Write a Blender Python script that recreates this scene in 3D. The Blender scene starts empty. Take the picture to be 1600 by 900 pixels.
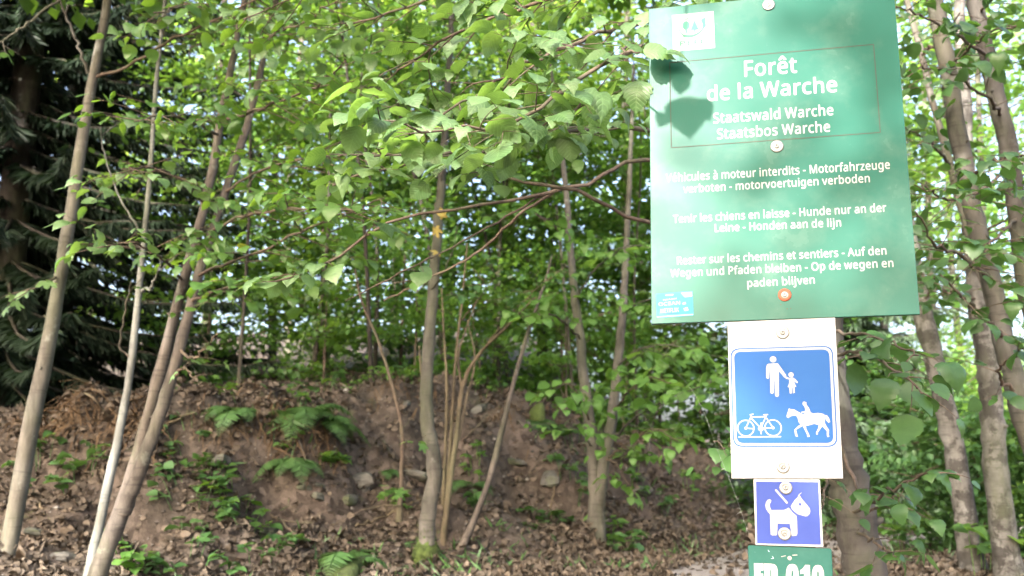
import bpy, math, random
import numpy as np
from mathutils import Vector, Matrix
from mathutils.geometry import tessellate_polygon

R = math.radians
sc = bpy.context.scene
col = sc.collection

# ------------------------------------------------------------------ camera, world, sun, exposure
PITCH, F, EYE = R(10.0), 1555.0, 1.5
cam = bpy.data.cameras.new("camera")
cam.sensor_width, cam.lens = 36.0, F / 1600.0 * 36.0
cam.clip_start, cam.clip_end = 0.05, 600.0
cam.dof.use_dof, cam.dof.focus_distance, cam.dof.aperture_fstop = True, 2.42, 4.5
cam_o = bpy.data.objects.new("camera", cam)
cam_o.location, cam_o.rotation_euler = (0, 0, EYE), (R(90) + PITCH, 0, 0)
col.objects.link(cam_o)
sc.camera = cam_o

SUN_EL, SUN_AZ = R(29.6), R(-26.0)      # azimuth measured from straight behind the camera, to the left
SUN_DIR = Vector((math.sin(SUN_AZ) * math.cos(SUN_EL), -math.cos(SUN_AZ) * math.cos(SUN_EL), math.sin(SUN_EL)))
wd = bpy.data.worlds.new("World")
sc.world = wd
wd.use_nodes = True
nt = wd.node_tree
nt.nodes.clear()
sky = nt.nodes.new("ShaderNodeTexSky")
sky.sky_type, sky.sun_disc = "NISHITA", False
sky.sun_elevation = math.asin(SUN_DIR.z)
sky.sun_rotation = math.atan2(SUN_DIR.x, SUN_DIR.y) % (2 * math.pi)
sky.air_density, sky.dust_density, sky.ozone_density = 0.75, 8.0, 0.3
bg = nt.nodes.new("ShaderNodeBackground")
bg.inputs[1].default_value = 0.15
wo = nt.nodes.new("ShaderNodeOutputWorld")
nt.links.new(sky.outputs[0], bg.inputs[0])
nt.links.new(bg.outputs[0], wo.inputs[0])

sun = bpy.data.lights.new("sun", "SUN")
sun.energy, sun.angle, sun.color = 2.25, R(0.53), (1.0, 0.97, 0.925)
sun_o = bpy.data.objects.new("sun", sun)
sun_o.rotation_euler = SUN_DIR.to_track_quat("Z", "Y").to_euler()
sun_o.location = SUN_DIR * 60
col.objects.link(sun_o)

vs = sc.view_settings
vs.view_transform, vs.look, vs.gamma, vs.use_curve_mapping = "Standard", "None", 1.0, False
vs.exposure = 3.1
sc.render.engine = "CYCLES"
cy = sc.cycles
cy.max_bounces, cy.diffuse_bounces, cy.glossy_bounces, cy.transmission_bounces = 6, 4, 2, 5
cy.caustics_reflective = cy.caustics_refractive = False
cy.sample_clamp_indirect = 6.0
cy.use_denoising = True


# ------------------------------------------------------------------ measuring helpers
def ray(px, py):
    a, b = (px - 800.0) / F, (450.0 - py) / F
    s, c = math.sin(PITCH), math.cos(PITCH)
    return np.array([a, c - s * b, s + c * b])


def at(px, py, Y):
    d = ray(px, py)
    return np.array([0, 0, EYE]) + d * (Y / d[1])


def vnoise(x, y, seed=0):
    x, y = np.asarray(x, float), np.asarray(y, float)
    xi, yi = np.floor(x), np.floor(y)
    xf, yf = x - xi, y - yi

    def h(a, b):
        v = np.sin(a * 127.1 + b * 311.7 + seed * 74.7) * 43758.5453
        return v - np.floor(v)
    u, v = xf * xf * (3 - 2 * xf), yf * yf * (3 - 2 * yf)
    return (h(xi, yi) * (1 - u) + h(xi + 1, yi) * u) * (1 - v) + (h(xi, yi + 1) * (1 - u) + h(xi + 1, yi + 1) * u) * v - 0.5


def fbm(x, y, seed=0, octv=4):
    a, s = 1.0, 0.0
    for k in range(octv):
        s = s + a * vnoise(x * 2 ** k, y * 2 ** k, seed + k)
        a *= 0.5
    return s


def sstep(t):
    t = np.clip(t, 0, 1)
    return t * t * (3 - 2 * t)


FOOT_X = [-30, -6, -3.4, -2.4, -1.5, -0.6, 0.2, 0.9, 1.6, 2.2, 3.0, 5.0, 9.0, 30]
FOOT_Y = [3.0, 3.9, 4.5, 4.9, 5.5, 6.2, 6.9, 7.4, 8.0, 9.0, 12.0, 17.0, 22.0, 26.0]
RISE_X = [-30, -4, -1, 0.3, 1.5, 2.5, 4, 30]
RISE_H = [0.6, 0.75, 1.3, 1.22, 0.95, 0.85, 0.6, 0.8]
PATH_X = [0.7, 0.75, 0.95, 1.5, 2.1, 3.2, 5.2, 9.0, 16.0]
PATH_Y = [-6.0, 1.0, 4.0, 6.6, 7.8, 9.0, 10.6, 12.6, 15.0]


def path_dist(x, y):
    d = np.full(np.shape(x), 1e9)
    for i in range(len(PATH_X) - 1):
        ax, ay, bx, by = PATH_X[i], PATH_Y[i], PATH_X[i + 1], PATH_Y[i + 1]
        t = np.clip(((x - ax) * (bx - ax) + (y - ay) * (by - ay)) / ((bx - ax) ** 2 + (by - ay) ** 2), 0, 1)
        d = np.minimum(d, np.hypot(x - ax - t * (bx - ax), y - ay - t * (by - ay)))
    return d


def hgt(x, y):
    x, y = np.asarray(x, float), np.asarray(y, float)
    z = 0.8 * sstep(y / 6.6)
    yf = np.interp(x, FOOT_X, FOOT_Y) + 0.5 * fbm(x * 0.9, x * 0.0 + 3.1, 5, 2)
    H = np.interp(x, RISE_X, RISE_H) * (1 + .22 * fbm(x * .8 + 4, y * .25, 8, 3))
    w = np.where(x < 2.0, 3.3, 3.3 + 0.5 * (x - 2.0))
    t = (y - yf) / w
    b = np.clip(t, 0, 1)
    # a scarp: gentle apron, steep upper face, soft lip
    prof = 0.42 * sstep(b / 0.85) + 0.58 * sstep((b - 0.42) / 0.5)
    z = z + H * prof + np.interp(x, [-8, 1.5, 3.2, 12], [.15, .15, .06, .06]) * np.clip(y - yf - w, 0, 40)
    # bulging soil hump at the left
    z = z + 0.28 * np.exp(-(((x + 3.6) / 0.9) ** 2 + ((y - 7.3) / 0.55) ** 2)) + 0.22 * np.exp(-(((x + 2.7) / 0.5) ** 2 + ((y - 7.1) / 0.4) ** 2))
    # overhanging lumps with hollows under them
    for (lx, ly, lr, lh) in LUMPS:
        q = np.hypot(x - lx, (y - ly) * 1.15) / lr
        z = z + lh * np.exp(-q ** 4) - 0.55 * lh * np.exp(-(np.hypot(x - lx, (y - ly + lr * 1.15) * 1.3) / (lr * 0.6)) ** 2)
    rough = np.clip(path_dist(x, y) - 0.45, 0.0, 1.0)
    on_bank = np.clip(b * 3, 0.25, 1) * np.clip(1.6 - 0.0 * t, 0, 1)
    z = z + rough * on_bank * (0.22 * fbm(x * 1.1, y * 1.1, 11, 3) + 0.19 * fbm(x * 3.6, y * 3.6, 23, 4) * np.clip(0.4 + 3 * b * (1.25 - b), 0.3, 1.3))
    z = z + rough * 0.012 * vnoise(x * 22, y * 22, 31)
    return z


LUMPS = []


def hit(px, py, lo=2.5, hi=40.0):
    """Where the sight line through a photo point meets the ground."""
    d = ray(px, py)
    ts = np.linspace(lo, hi, 1500)
    P = np.array([0, 0, EYE])[None] + ts[:, None] * d[None]
    below = P[:, 2] < hgt(P[:, 0], P[:, 1])
    i = int(np.argmax(below)) if below.any() else len(ts) - 1
    return P[i]


LUMPS += [(-1.62, 7.45, 0.42, 0.26), (-2.35, 6.7, 0.34, 0.16), (0.62, 8.7, 0.4, 0.2), (-0.45, 7.7, 0.36, 0.14), (1.05, 9.3, 0.35, 0.2)]


# ------------------------------------------------------------------ mesh helpers
def norm(v):
    v = np.asarray(v, float)
    return v / np.maximum(np.linalg.norm(v, axis=-1, keepdims=True), 1e-9)


class Geo:
    """Collects quads and triangles with a per-point tint and leaf coordinates; links them as one mesh."""

    def __init__(self):
        self.V, self.Q, self.T, self.tint, self.lc, self.n = [], [], [], [], [], 0

    def add(self, V, Q=None, T=None, tint=0.5, lc=None):
        V = np.asarray(V, float).reshape(-1, 3)
        if Q is not None and len(Q):
            self.Q.append(np.asarray(Q, int).reshape(-1, 4) + self.n)
        if T is not None and len(T):
            self.T.append(np.asarray(T, int).reshape(-1, 3) + self.n)
        self.V.append(V)
        self.tint.append(np.broadcast_to(np.asarray(tint, float), (len(V),)))
        self.lc.append(np.zeros((len(V), 3)) if lc is None else lc)
        self.n += len(V)

    def tube(self, path, rad, sides=6, tint=0.5, wob=0.0, rng=None):
        P = np.asarray(path, float)
        n = len(P)
        rad = np.broadcast_to(np.asarray(rad, float), (n,))
        T = norm(np.gradient(P, axis=0))
        ref = np.array([1.0, 0.0, 0.0]) if abs(T[0][0]) < 0.8 else np.array([0, 1.0, 0])
        a = np.zeros_like(P)
        u = norm(np.cross(T[0], ref))
        for i in range(n):
            u = norm(u - T[i] * np.dot(u, T[i]))
            a[i] = u
        b = np.cross(T, a)
        an = np.arange(sides) * 2 * math.pi / sides
        rr = rad[:, None] * np.ones(sides)[None]
        if wob and rng is not None:
            ang = 1 + wob * (np.sin(an * 2 + rng.uniform(0, 6)) * 0.5 + np.sin(an * 3 + rng.uniform(0, 6)) * 0.35)
            rr = rr * ang[None] * (1 + wob * rng.normal(0, 0.35, (n, 1))) * (1 + wob * rng.normal(0, 0.2, (n, sides)))
        V = P[:, None] + rr[..., None] * (np.cos(an)[None, :, None] * a[:, None] + np.sin(an)[None, :, None] * b[:, None])
        i, j = np.meshgrid(np.arange(n - 1), np.arange(sides), indexing="ij")
        k = (j + 1) % sides
        Q = np.stack([i * sides + j, i * sides + k, (i + 1) * sides + k, (i + 1) * sides + j], -1).reshape(-1, 4)
        VV = np.vstack([V.reshape(-1, 3), P[-1:] + T[-1:] * rad[-1] * 0.6])
        j = np.arange(sides)
        tip = np.stack([(n - 1) * sides + j, (n - 1) * sides + (j + 1) % sides, np.full(sides, n * sides)], -1)
        self.add(VV, Q, tip, tint)

    def leaves(self, P, D, N, size, tpl, tint, curl=None):
        P, D, N = np.asarray(P, float), norm(D), np.asarray(N, float)
        m = len(P)
        if m == 0:
            return
        S = norm(np.cross(D, N))
        N = np.cross(S, D)
        size = np.broadcast_to(np.asarray(size, float), (m,))
        curl = np.ones(m) if curl is None else np.broadcast_to(curl, (m,))
        tv = tpl["V"]
        k = len(tv)
        V = P[:, None] + size[:, None, None] * (tv[None, :, 0:1] * S[:, None] + tv[None, :, 1:2] * D[:, None] + (tv[None, :, 2:3] * curl[:, None, None]) * N[:, None])
        off = (np.arange(m) * k)[:, None, None]
        Q = (tpl["Q"][None] + off).reshape(-1, 4) if len(tpl["Q"]) else None
        T = (tpl["T"][None] + off).reshape(-1, 3) if len(tpl["T"]) else None
        lc = np.tile(np.column_stack([tv[:, 0], tv[:, 1], np.zeros(k)]), (m, 1))
        self.add(V.reshape(-1, 3), Q, T, np.repeat(np.broadcast_to(np.asarray(tint, float), (m,)), k), lc)

    def build(self, name, mats, parent=None, smooth=True, flat_leaf=False):
        me = bpy.data.meshes.new(name)
        V = np.vstack(self.V)
        Q = np.vstack(self.Q) if self.Q else np.zeros((0, 4), int)
        T = np.vstack(self.T) if self.T else np.zeros((0, 3), int)
        me.vertices.add(len(V))
        me.vertices.foreach_set("co", V.astype(np.float32).ravel())
        L = np.concatenate([Q.ravel(), T.ravel()]).astype(np.int32)
        me.loops.add(len(L))
        me.loops.foreach_set("vertex_index", L)
        nf = len(Q) + len(T)
        me.polygons.add(nf)
        st = np.concatenate([np.arange(len(Q)) * 4, len(Q) * 4 + np.arange(len(T)) * 3]).astype(np.int32)
        me.polygons.foreach_set("loop_start", st)
        me.polygons.foreach_set("use_smooth", np.full(nf, smooth, bool))
        me.update(calc_edges=True)
        at_ = me.attributes.new("tint", "FLOAT", "POINT")
        at_.data.foreach_set("value", np.concatenate(self.tint).astype(np.float32))
        lc = me.attributes.new("lc", "FLOAT_VECTOR", "POINT")
        lc.data.foreach_set("vector", np.vstack(self.lc).astype(np.float32).ravel())
        for m in (mats if isinstance(mats, (list, tuple)) else [mats]):
            me.materials.append(m)
        o = bpy.data.objects.new(name, me)
        col.objects.link(o)
        if parent is not None:
            o.parent = parent
            o.matrix_parent_inverse = Matrix.Translation(-Vector(parent.location)) if parent.rotation_euler.z == 0 else parent.matrix_basis.inverted()
        return o


def tag(o, label, cat, group=None):
    o["label"], o["category"] = label, cat
    if group:
        o["group"] = group
    return o


def thing(name, label, cat, loc, group=None):
    o = bpy.data.objects.new(name, None)
    o.empty_display_size = 0.1
    o.location = Vector([float(c) for c in loc])
    col.objects.link(o)
    return tag(o, label, cat, group)


def smooth_path(pts, n):
    """Catmull-Rom through the points, n samples."""
    P = np.asarray(pts, float)
    if len(P) == 2:
        t = np.linspace(0, 1, n)[:, None]
        return P[0] * (1 - t) + P[1] * t
    E = np.vstack([2 * P[0] - P[1], P, 2 * P[-1] - P[-2]])
    m = len(P) - 1
    out = []
    for s in np.linspace(0, m - 1e-6, n):
        i = int(s)
        t = s - i
        a, b, c, d = E[i], E[i + 1], E[i + 2], E[i + 3]
        out.append(0.5 * (2 * b + (c - a) * t + (2 * a - 5 * b + 4 * c - d) * t * t + (3 * b - a - 3 * c + d) * t ** 3))
    return np.array(out)


# ------------------------------------------------------------------ leaf templates
def simple_leaf(w=0.40, fold=0.10):
    V = np.array([[0, 0, 0], [w * .75, .22, fold * .7], [w, .5, fold], [w * .5, .82, fold * .4], [0, 1, -.10], [-w * .5, .82, fold * .4], [-w, .5, fold], [-w * .75, .22, fold * .7], [0, .5, 0]])
    Q = np.array([[0, 1, 2, 8], [8, 2, 3, 4], [8, 4, 5, 6], [0, 8, 6, 7]])
    return dict(V=V, Q=Q, T=np.zeros((0, 3), int))


def tiny_leaf(w=0.36):
    V = np.array([[0, 0, 0], [w, .48, .09], [0, 1, -.05], [-w, .48, .09]])
    return dict(V=V, Q=np.zeros((0, 4), int), T=np.array([[0, 1, 2], [0, 2, 3]]))


def broad_leaf(w=0.46, rows=13, serr=0.05, seed=1, skew=0.0):
    rng = np.random.default_rng(seed)
    V, Q = [], []
    for i in range(rows + 1):
        t = i / rows
        ww = w * math.sin(math.pi * min(1, t ** 0.62 * 0.985 + 0.012)) ** 0.75 * (1.0 if t < .72 else 1 - 0.55 * ((t - .72) / .28) ** 1.4)
        if t > .985:
            ww = 0.004
        z = 0.10 * math.sin(t * 3.0 + .3) - 0.16 * t * t
        for s in (-1, 0, 1):
            pass
        wl = ww * (1 + (serr * 1.6 if i % 2 else -serr) + rng.normal(0, serr * .35)) * (1 + skew)
        wr = ww * (1 + (serr * 1.6 if i % 2 else -serr) + rng.normal(0, serr * .35)) * (1 - skew)
        y = t + (0.012 if i % 2 else 0)
        sag = rng.normal(0, .012)
        V += [[-wl, y - .03, z + .10 * ww - .30 * wl * wl + sag], [-wl * .5, y - .015, z + .09 * ww + sag * .5], [0, t, z], [wr * .5, y - .015, z + .09 * ww], [wr, y - .03, z + .10 * ww - .30 * wr * wr - sag]]
        if i:
            b = (i - 1) * 5
            for k in range(4):
                Q.append([b + k, b + k + 1, b + 6 + k, b + 5 + k])
    return dict(V=np.array(V), Q=np.array(Q), T=np.zeros((0, 3), int))


def palm_leaf(seed=1):
    rng = np.random.default_rng(seed)
    ang = [-158, -128, -112, -86, -66, -52, -40, -26, -12, 0, 12, 26, 40, 52, 66, 86, 112, 128, 158]
    rad = [.20, .42, .46, .30, .52, .74, .66, .40, .72, .95, .72, .40, .66, .74, .52, .30, .46, .42, .20]
    V = [[0, .12, 0]]
    for a, r in zip(ang, rad):
        r *= rng.uniform(.93, 1.07)
        V.append([math.sin(R(a)) * r * .8, .12 + math.cos(R(a)) * r * .88, -.22 * r * r + .05 * math.cos(R(a) * 5)])
    T = [[0, i, i + 1] for i in range(1, len(ang))]
    return dict(V=np.array(V), Q=np.zeros((0, 4), int), T=np.array(T))


SIMPLE, TINY, PALM = simple_leaf(), tiny_leaf(), palm_leaf()
BROAD = [broad_leaf(.46, 13, .045, 1), broad_leaf(.42, 12, .05, 2, .08), broad_leaf(.5, 13, .04, 3, -.07)]
NEEDLE = dict(V=np.array([[0, 0, 0], [.075, .35, .02], [0, 1, -.08], [-.075, .35, .02]]), Q=np.array([[0, 1, 2, 3]]), T=np.zeros((0, 3), int))
PINNA = dict(V=np.array([[0, 0, 0], [.075, .12, .0], [.065, .55, -.03], [0, 1, -.12], [-.065, .55, -.03], [-.075, .12, .0]]), Q=np.array([[0, 1, 2, 5], [5, 2, 3, 4]]), T=np.zeros((0, 3), int))


# ------------------------------------------------------------------ materials
def mat(name):
    m = bpy.data.materials.new(name)
    m.use_nodes = True
    n = m.node_tree
    n.nodes.clear()
    out = n.nodes.new("ShaderNodeOutputMaterial")
    p = n.nodes.new("ShaderNodeBsdfPrincipled")
    n.links.new(p.outputs[0], out.inputs[0])
    return m, n, p, out


def noise(n, scale, detail=4, rough=.6, vec=None, stretch=None):
    t = n.nodes.new("ShaderNodeTexNoise")
    t.inputs["Scale"].default_value, t.inputs["Detail"].default_value, t.inputs["Roughness"].default_value = scale, detail, rough
    if vec is None:
        c = n.nodes.new("ShaderNodeTexCoord")
        vec = c.outputs["Object"]
    if stretch:
        mp = n.nodes.new("ShaderNodeMapping")
        mp.inputs["Scale"].default_value = stretch
        n.links.new(vec, mp.inputs[0])
        vec = mp.outputs[0]
    n.links.new(vec, t.inputs["Vector"])
    return t


def ramp(n, src, stops):
    r = n.nodes.new("ShaderNodeValToRGB")
    el = r.color_ramp.elements
    while len(el) < len(stops):
        el.new(0.5)
    for e, (p, c) in zip(el, stops):
        e.position, e.color = p, (*c, 1) if len(c) == 3 else c
    n.links.new(src, r.inputs[0])
    return r


def mix(n, fac, a, b, mode="MIX"):
    m = n.nodes.new("ShaderNodeMix")
    m.data_type, m.blend_type = "RGBA", mode
    for k, v in ((0, fac), (6, a), (7, b)):
        if isinstance(v, (float, int)):
            m.inputs[k].default_value = v
        elif isinstance(v, tuple):
            m.inputs[k].default_value = (*v, 1)
        else:
            n.links.new(v, m.inputs[k])
    return m.outputs[2]


def bump(n, p, h, strength, dist):
    b = n.nodes.new("ShaderNodeBump")
    b.inputs["Strength"].default_value, b.inputs["Distance"].default_value = strength, dist
    n.links.new(h, b.inputs["Height"])
    n.links.new(b.outputs[0], p.inputs["Normal"])


def leaf_mat(name, dark, light, trans, tf=.4, rough=.45, spec=.5, veins=False, odd=None):
    m, n, p, out = mat(name)
    a = n.nodes.new("ShaderNodeAttribute")
    a.attribute_name = "tint"
    c = ramp(n, a.outputs["Fac"], [(0.0, dark), (.96, light)] + ([(1.0, odd)] if odd else [])).outputs[0]
    bl = noise(n, 38, 3, .7)
    c = mix(n, .35, c, ramp(n, bl.outputs["Fac"], [(.35, tuple(x * .6 for x in dark)), (.7, light)]).outputs[0])
    tc = mix(n, .5, trans, c)
    tcol = mix(n, 1.0, tc, ramp(n, a.outputs["Fac"], [(0, (.75, .8, .7)), (1, (1.25, 1.15, 1.0))]).outputs[0], "MULTIPLY")
    if veins:
        l = n.nodes.new("ShaderNodeAttribute")
        l.attribute_name = "lc"
        s = n.nodes.new("ShaderNodeSeparateXYZ")
        n.links.new(l.outputs["Vector"], s.inputs[0])

        def mth(op, x, y=None):
            q = n.nodes.new("ShaderNodeMath")
            q.operation = op
            for i, v in enumerate((x, y)):
                if v is None:
                    continue
                if isinstance(v, (int, float)):
                    q.inputs[i].default_value = v
                else:
                    n.links.new(v, q.inputs[i])
            return q.outputs[0]
        ax = mth("ABSOLUTE", s.outputs[0])
        ph = mth("MULTIPLY", mth("SUBTRACT", s.outputs[1], mth("MULTIPLY", ax, .75)), 50)
        v = mth("POWER", mth("ABSOLUTE", mth("COSINE", mth("MULTIPLY", ph, .5))), 14)
        mid = mth("LESS_THAN", ax, .014)
        vv = mth("MAXIMUM", v, mid)
        c = mix(n, mth("MULTIPLY", vv, .35), c, tuple(min(1, x * 1.8) for x in light))
        tcol = mix(n, mth("MULTIPLY", vv, .3), tcol, tuple(x * .6 for x in trans))
        bump(n, p, vv, .5, -.002)
    n.links.new(c, p.inputs["Base Color"])
    p.inputs["Roughness"].default_value = rough
    p.inputs["Specular IOR Level"].default_value = spec
    t = n.nodes.new("ShaderNodeBsdfTranslucent")
    n.links.new(tcol, t.inputs[0])
    mx = n.nodes.new("ShaderNodeMixShader")
    mx.inputs[0].default_value = tf
    n.links.new(p.outputs[0], mx.inputs[1])
    n.links.new(t.outputs[0], mx.inputs[2])
    n.links.new(mx.outputs[0], out.inputs[0])
    return m


def bark_mat(name, dark, light, spots=None, scale=14, stretch=(1, 1, .35), spot_s=9, spot_lim=.62, moss=None, bump_d=.006):
    m, n, p, out = mat(name)
    a = noise(n, scale, 6, .68, stretch=stretch)
    c = ramp(n, a.outputs["Fac"], [(.3, dark), (.68, light)]).outputs[0]
    ring = noise(n, 16, 3, .6, stretch=(.35, .35, 3.2))
    c = mix(n, ramp(n, ring.outputs["Fac"], [(.58, (0, 0, 0)), (.66, (.55, .55, .55))]).outputs[0], c, tuple(x * .55 for x in dark))
    if spots:
        s = noise(n, spot_s, 5, .7)
        c = mix(n, ramp(n, s.outputs["Fac"], [(spot_lim, (0, 0, 0)), (spot_lim + .06, (.8, .8, .8))]).outputs[0], c, spots)
    if moss:
        s = noise(n, 4.5, 5, .7)
        c = mix(n, ramp(n, s.outputs["Fac"], [(.5, (0, 0, 0)), (.66, (.75, .75, .75))]).outputs[0], c, moss)
    # broad weathering: algae, darker wet streaks, pale worn patches
    al = noise(n, 2.6, 5, .7, stretch=(1, 1, .45))
    c = mix(n, ramp(n, al.outputs["Fac"], [(.46, (0, 0, 0)), (.62, (.55, .55, .55))]).outputs[0], c, (.06, .068, .036))
    st = noise(n, 5.5, 6, .75, stretch=(1.4, 1.4, .3))
    c = mix(n, 1.0, c, ramp(n, st.outputs["Fac"], [(.34, (.45, .44, .42)), (.5, (1, 1, 1)), (.68, (1.25, 1.25, 1.22))]).outputs[0], "MULTIPLY")
    n.links.new(c, p.inputs["Base Color"])
    p.inputs["Roughness"].default_value = .85
    p.inputs["Specular IOR Level"].default_value = .25
    bump(n, p, mix(n, .5, a.outputs["Fac"], ring.outputs["Fac"]), .7, bump_d)
    return m


M = {}
M["hazel_leaf"] = leaf_mat("hazel_leaf", (.035, .095, .03), (.14, .235, .09), (.26, .48, .04), .42, .42, .6, True)
M["mid_leaf"] = leaf_mat("mid_leaf", (.03, .085, .02), (.09, .18, .04), (.28, .50, .03), .45, .45, .5, False, (.40, .27, .04))
M["bright_leaf"] = leaf_mat("bright_leaf", (.05, .125, .025), (.115, .235, .055), (.31, .55, .07), .5, .5, .4, False, (.34, .26, .05))
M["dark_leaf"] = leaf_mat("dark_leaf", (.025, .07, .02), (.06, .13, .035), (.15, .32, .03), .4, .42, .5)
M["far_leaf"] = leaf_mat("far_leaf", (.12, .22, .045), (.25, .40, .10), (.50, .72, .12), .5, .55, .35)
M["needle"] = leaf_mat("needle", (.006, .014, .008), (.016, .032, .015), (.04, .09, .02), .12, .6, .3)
M["needle_grey"] = leaf_mat("needle_grey", (.05, .085, .05), (.10, .15, .09), (.12, .2, .06), .25, .6, .3)
M["dead_needle"] = leaf_mat("dead_needle", (.055, .035, .022), (.12, .08, .045), (.10, .06, .03), .15, .8, .1)
M["fern"] = leaf_mat("fern", (.035, .085, .025), (.075, .15, .045), (.16, .32, .04), .4, .5, .4)
M["yellow_leaf"] = leaf_mat("yellow_leaf", (.30, .22, .05), (.42, .34, .10), (.6, .42, .06), .4, .6, .3)
M["herb"] = leaf_mat("herb", (.03, .085, .028), (.08, .165, .05), (.16, .32, .04), .35, .45, .4)
M["litter"] = leaf_mat("litter", (.02, .016, .012), (.155, .124, .095), (.10, .07, .05), .15, .75, .25)
M["bark_grey"] = bark_mat("bark_grey", (.066, .060, .052), (.130, .120, .104), (.20, .21, .185), 14)
M["bark_pale"] = bark_mat("bark_pale", (.085, .09, .085), (.165, .17, .16), (.09, .105, .075), 10)
M["bark_brown"] = bark_mat("bark_brown", (.045, .038, .032), (.098, .084, .072), (.14, .14, .115), 18)
M["bark_twig"] = bark_mat("bark_twig", (.05, .036, .028), (.11, .08, .06), None, 24)
M["bark_dry"] = bark_mat("bark_dry", (.075, .056, .036), (.145, .115, .075), (.10, .10, .05), 16)
M["bark_birch"] = bark_mat("bark_birch", (.075, .072, .065), (.155, .148, .138), (.028, .025, .022), 10, (1, 1, .8), 7, .49, None, .012)
M["bark_lean"] = bark_mat("bark_lean", (.046, .043, .037), (.095, .087, .076), (.15, .15, .135), 12, (1, 1, .5))
M["bark_beech"] = bark_mat("bark_beech", (.034, .031, .027), (.070, .063, .056), (.16, .16, .15), 7, (1, 1, .6), 10, .66)
M["bark_dark"] = bark_mat("bark_dark", (.014, .012, .010), (.04, .033, .028), None, 18)
M["moss"] = bark_mat("moss", (.02, .032, .008), (.055, .08, .016), (.035, .032, .02), 40, (1, 1, 1), 14, .6, None, .02)
M["stone"] = bark_mat("stone", (.05, .048, .044), (.115, .11, .10), (.10, .10, .07), 9, (1, 1, 1), 5, .58, (.06, .08, .02), .02)
M["wood"] = bark_mat("wood", (.12, .09, .06), (.24, .19, .13), None, 12, (1, 1, .12))


# ------------------------------------------------------------------ ground, path, litter
def axis(lo, a, b, hi, fine, grow=1.22):
    mid = list(np.arange(a, b + 1e-6, fine))
    s, x, L = fine, a, []
    while x > lo:
        s *= grow
        x -= s
        L.append(max(x, lo))
    s, x, U = fine, b, []
    while x < hi:
        s *= grow
        x += s
        U.append(min(x, hi))
    return np.array(L[::-1] + mid + U)


gx, gy = axis(-120, -5.2, 3.6, 120, .045), axis(-60, 4.2, 11.6, 160, .045)
X, Y = np.meshgrid(gx, gy)
Z = hgt(X, Y)
nx, ny = len(gx), len(gy)
i, j = np.meshgrid(np.arange(ny - 1), np.arange(nx - 1), indexing="ij")
g = Geo()
g.add(np.stack([X, Y, Z], -1).reshape(-1, 3), np.stack([i * nx + j, i * nx + j + 1, (i + 1) * nx + j + 1, (i + 1) * nx + j], -1).reshape(-1, 4))

m, n, p, out = mat("forest_soil")
big = noise(n, 1.1, 5, .65)
sm = noise(n, 14, 6, .7)
fine = noise(n, 55, 4, .7)
soil = ramp(n, sm.outputs["Fac"], [(.30, (.013, .011, .009)), (.5, (.038, .032, .026)), (.75, (.09, .077, .066))]).outputs[0]
vor = n.nodes.new("ShaderNodeTexVoronoi")
vor.inputs["Scale"].default_value = 19
co = n.nodes.new("ShaderNodeTexCoord")
n.links.new(co.outputs["Object"], vor.inputs["Vector"])
lit = ramp(n, vor.outputs["Color"], [(.1, (.028, .02, .016)), (.5, (.08, .061, .049)), (.9, (.15, .118, .098))]).outputs[0]
c = mix(n, ramp(n, big.outputs["Fac"], [(.4, (.15, .15, .15)), (.62, (.85, .85, .85))]).outputs[0], soil, lit)
mo = noise(n, 2.3, 6, .72)
c = mix(n, ramp(n, mo.outputs["Fac"], [(.60, (0, 0, 0)), (.70, (.6, .6, .6))]).outputs[0], c, (.055, .075, .02))
c = mix(n, ramp(n, fine.outputs["Fac"], [(.3, (.5, .5, .5)), (.5, (0, 0, 0))]).outputs[0], c, (.03, .022, .016))
n.links.new(c, p.inputs["Base Color"])
p.inputs["Roughness"].default_value, p.inputs["Specular IOR Level"].default_value = .9, .2
bump(n, p, mix(n, .5, sm.outputs["Fac"], fine.outputs["Fac"]), 1.0, .035)
ground = g.build("ground", m)
ground["kind"] = "structure"

# footpath: a strip of trodden gravel 4 mm above the soil
pp = smooth_path(np.column_stack([PATH_X, PATH_Y, np.zeros(len(PATH_X))]), 220)
tn = norm(np.gradient(pp, axis=0))
sd = np.column_stack([tn[:, 1], -tn[:, 0], np.zeros(len(tn))])
g = Geo()
K = 13
rows = []
for k in range(K):
    w = (k / (K - 1) - .5) * 2
    hw = .50 + .10 * fbm(pp[:, 1] * 1.7 + (9 if w > 0 else 0), pp[:, 0], 41, 3)
    q = pp + sd * (w * hw)[:, None]
    q[:, 2] = hgt(q[:, 0], q[:, 1]) + .006 + .012 * (1 - w * w)
    rows.append(q)
V = np.stack(rows, 1)
i, j = np.meshgrid(np.arange(len(pp) - 1), np.arange(K - 1), indexing="ij")
g.add(V.reshape(-1, 3), np.stack([i * K + j, i * K + j + 1, (i + 1) * K + j + 1, (i + 1) * K + j], -1).reshape(-1, 4))
m, n, p, out = mat("path_gravel")
a, b = noise(n, 30, 6, .75), noise(n, 160, 3, .6)
c = ramp(n, a.outputs["Fac"], [(.3, (.12, .105, .097)), (.7, (.22, .20, .19))]).outputs[0]
c = mix(n, ramp(n, b.outputs["Fac"], [(.45, (0, 0, 0)), (.7, (.7, .7, .7))]).outputs[0], c, (.26, .245, .235))
n.links.new(c, p.inputs["Base Color"])
p.inputs["Roughness"].default_value = .9
bump(n, p, mix(n, .5, a.outputs["Fac"], b.outputs["Fac"]), .8, .02)
footpath = g.build("footpath", m)
footpath["kind"] = "structure"


def slope_normal(x, y, e=.04):
    return norm(np.stack([hgt(x - e, y) - hgt(x + e, y), hgt(x, y - e) - hgt(x, y + e), np.full(np.shape(x), 2 * e)], -1))


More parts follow.
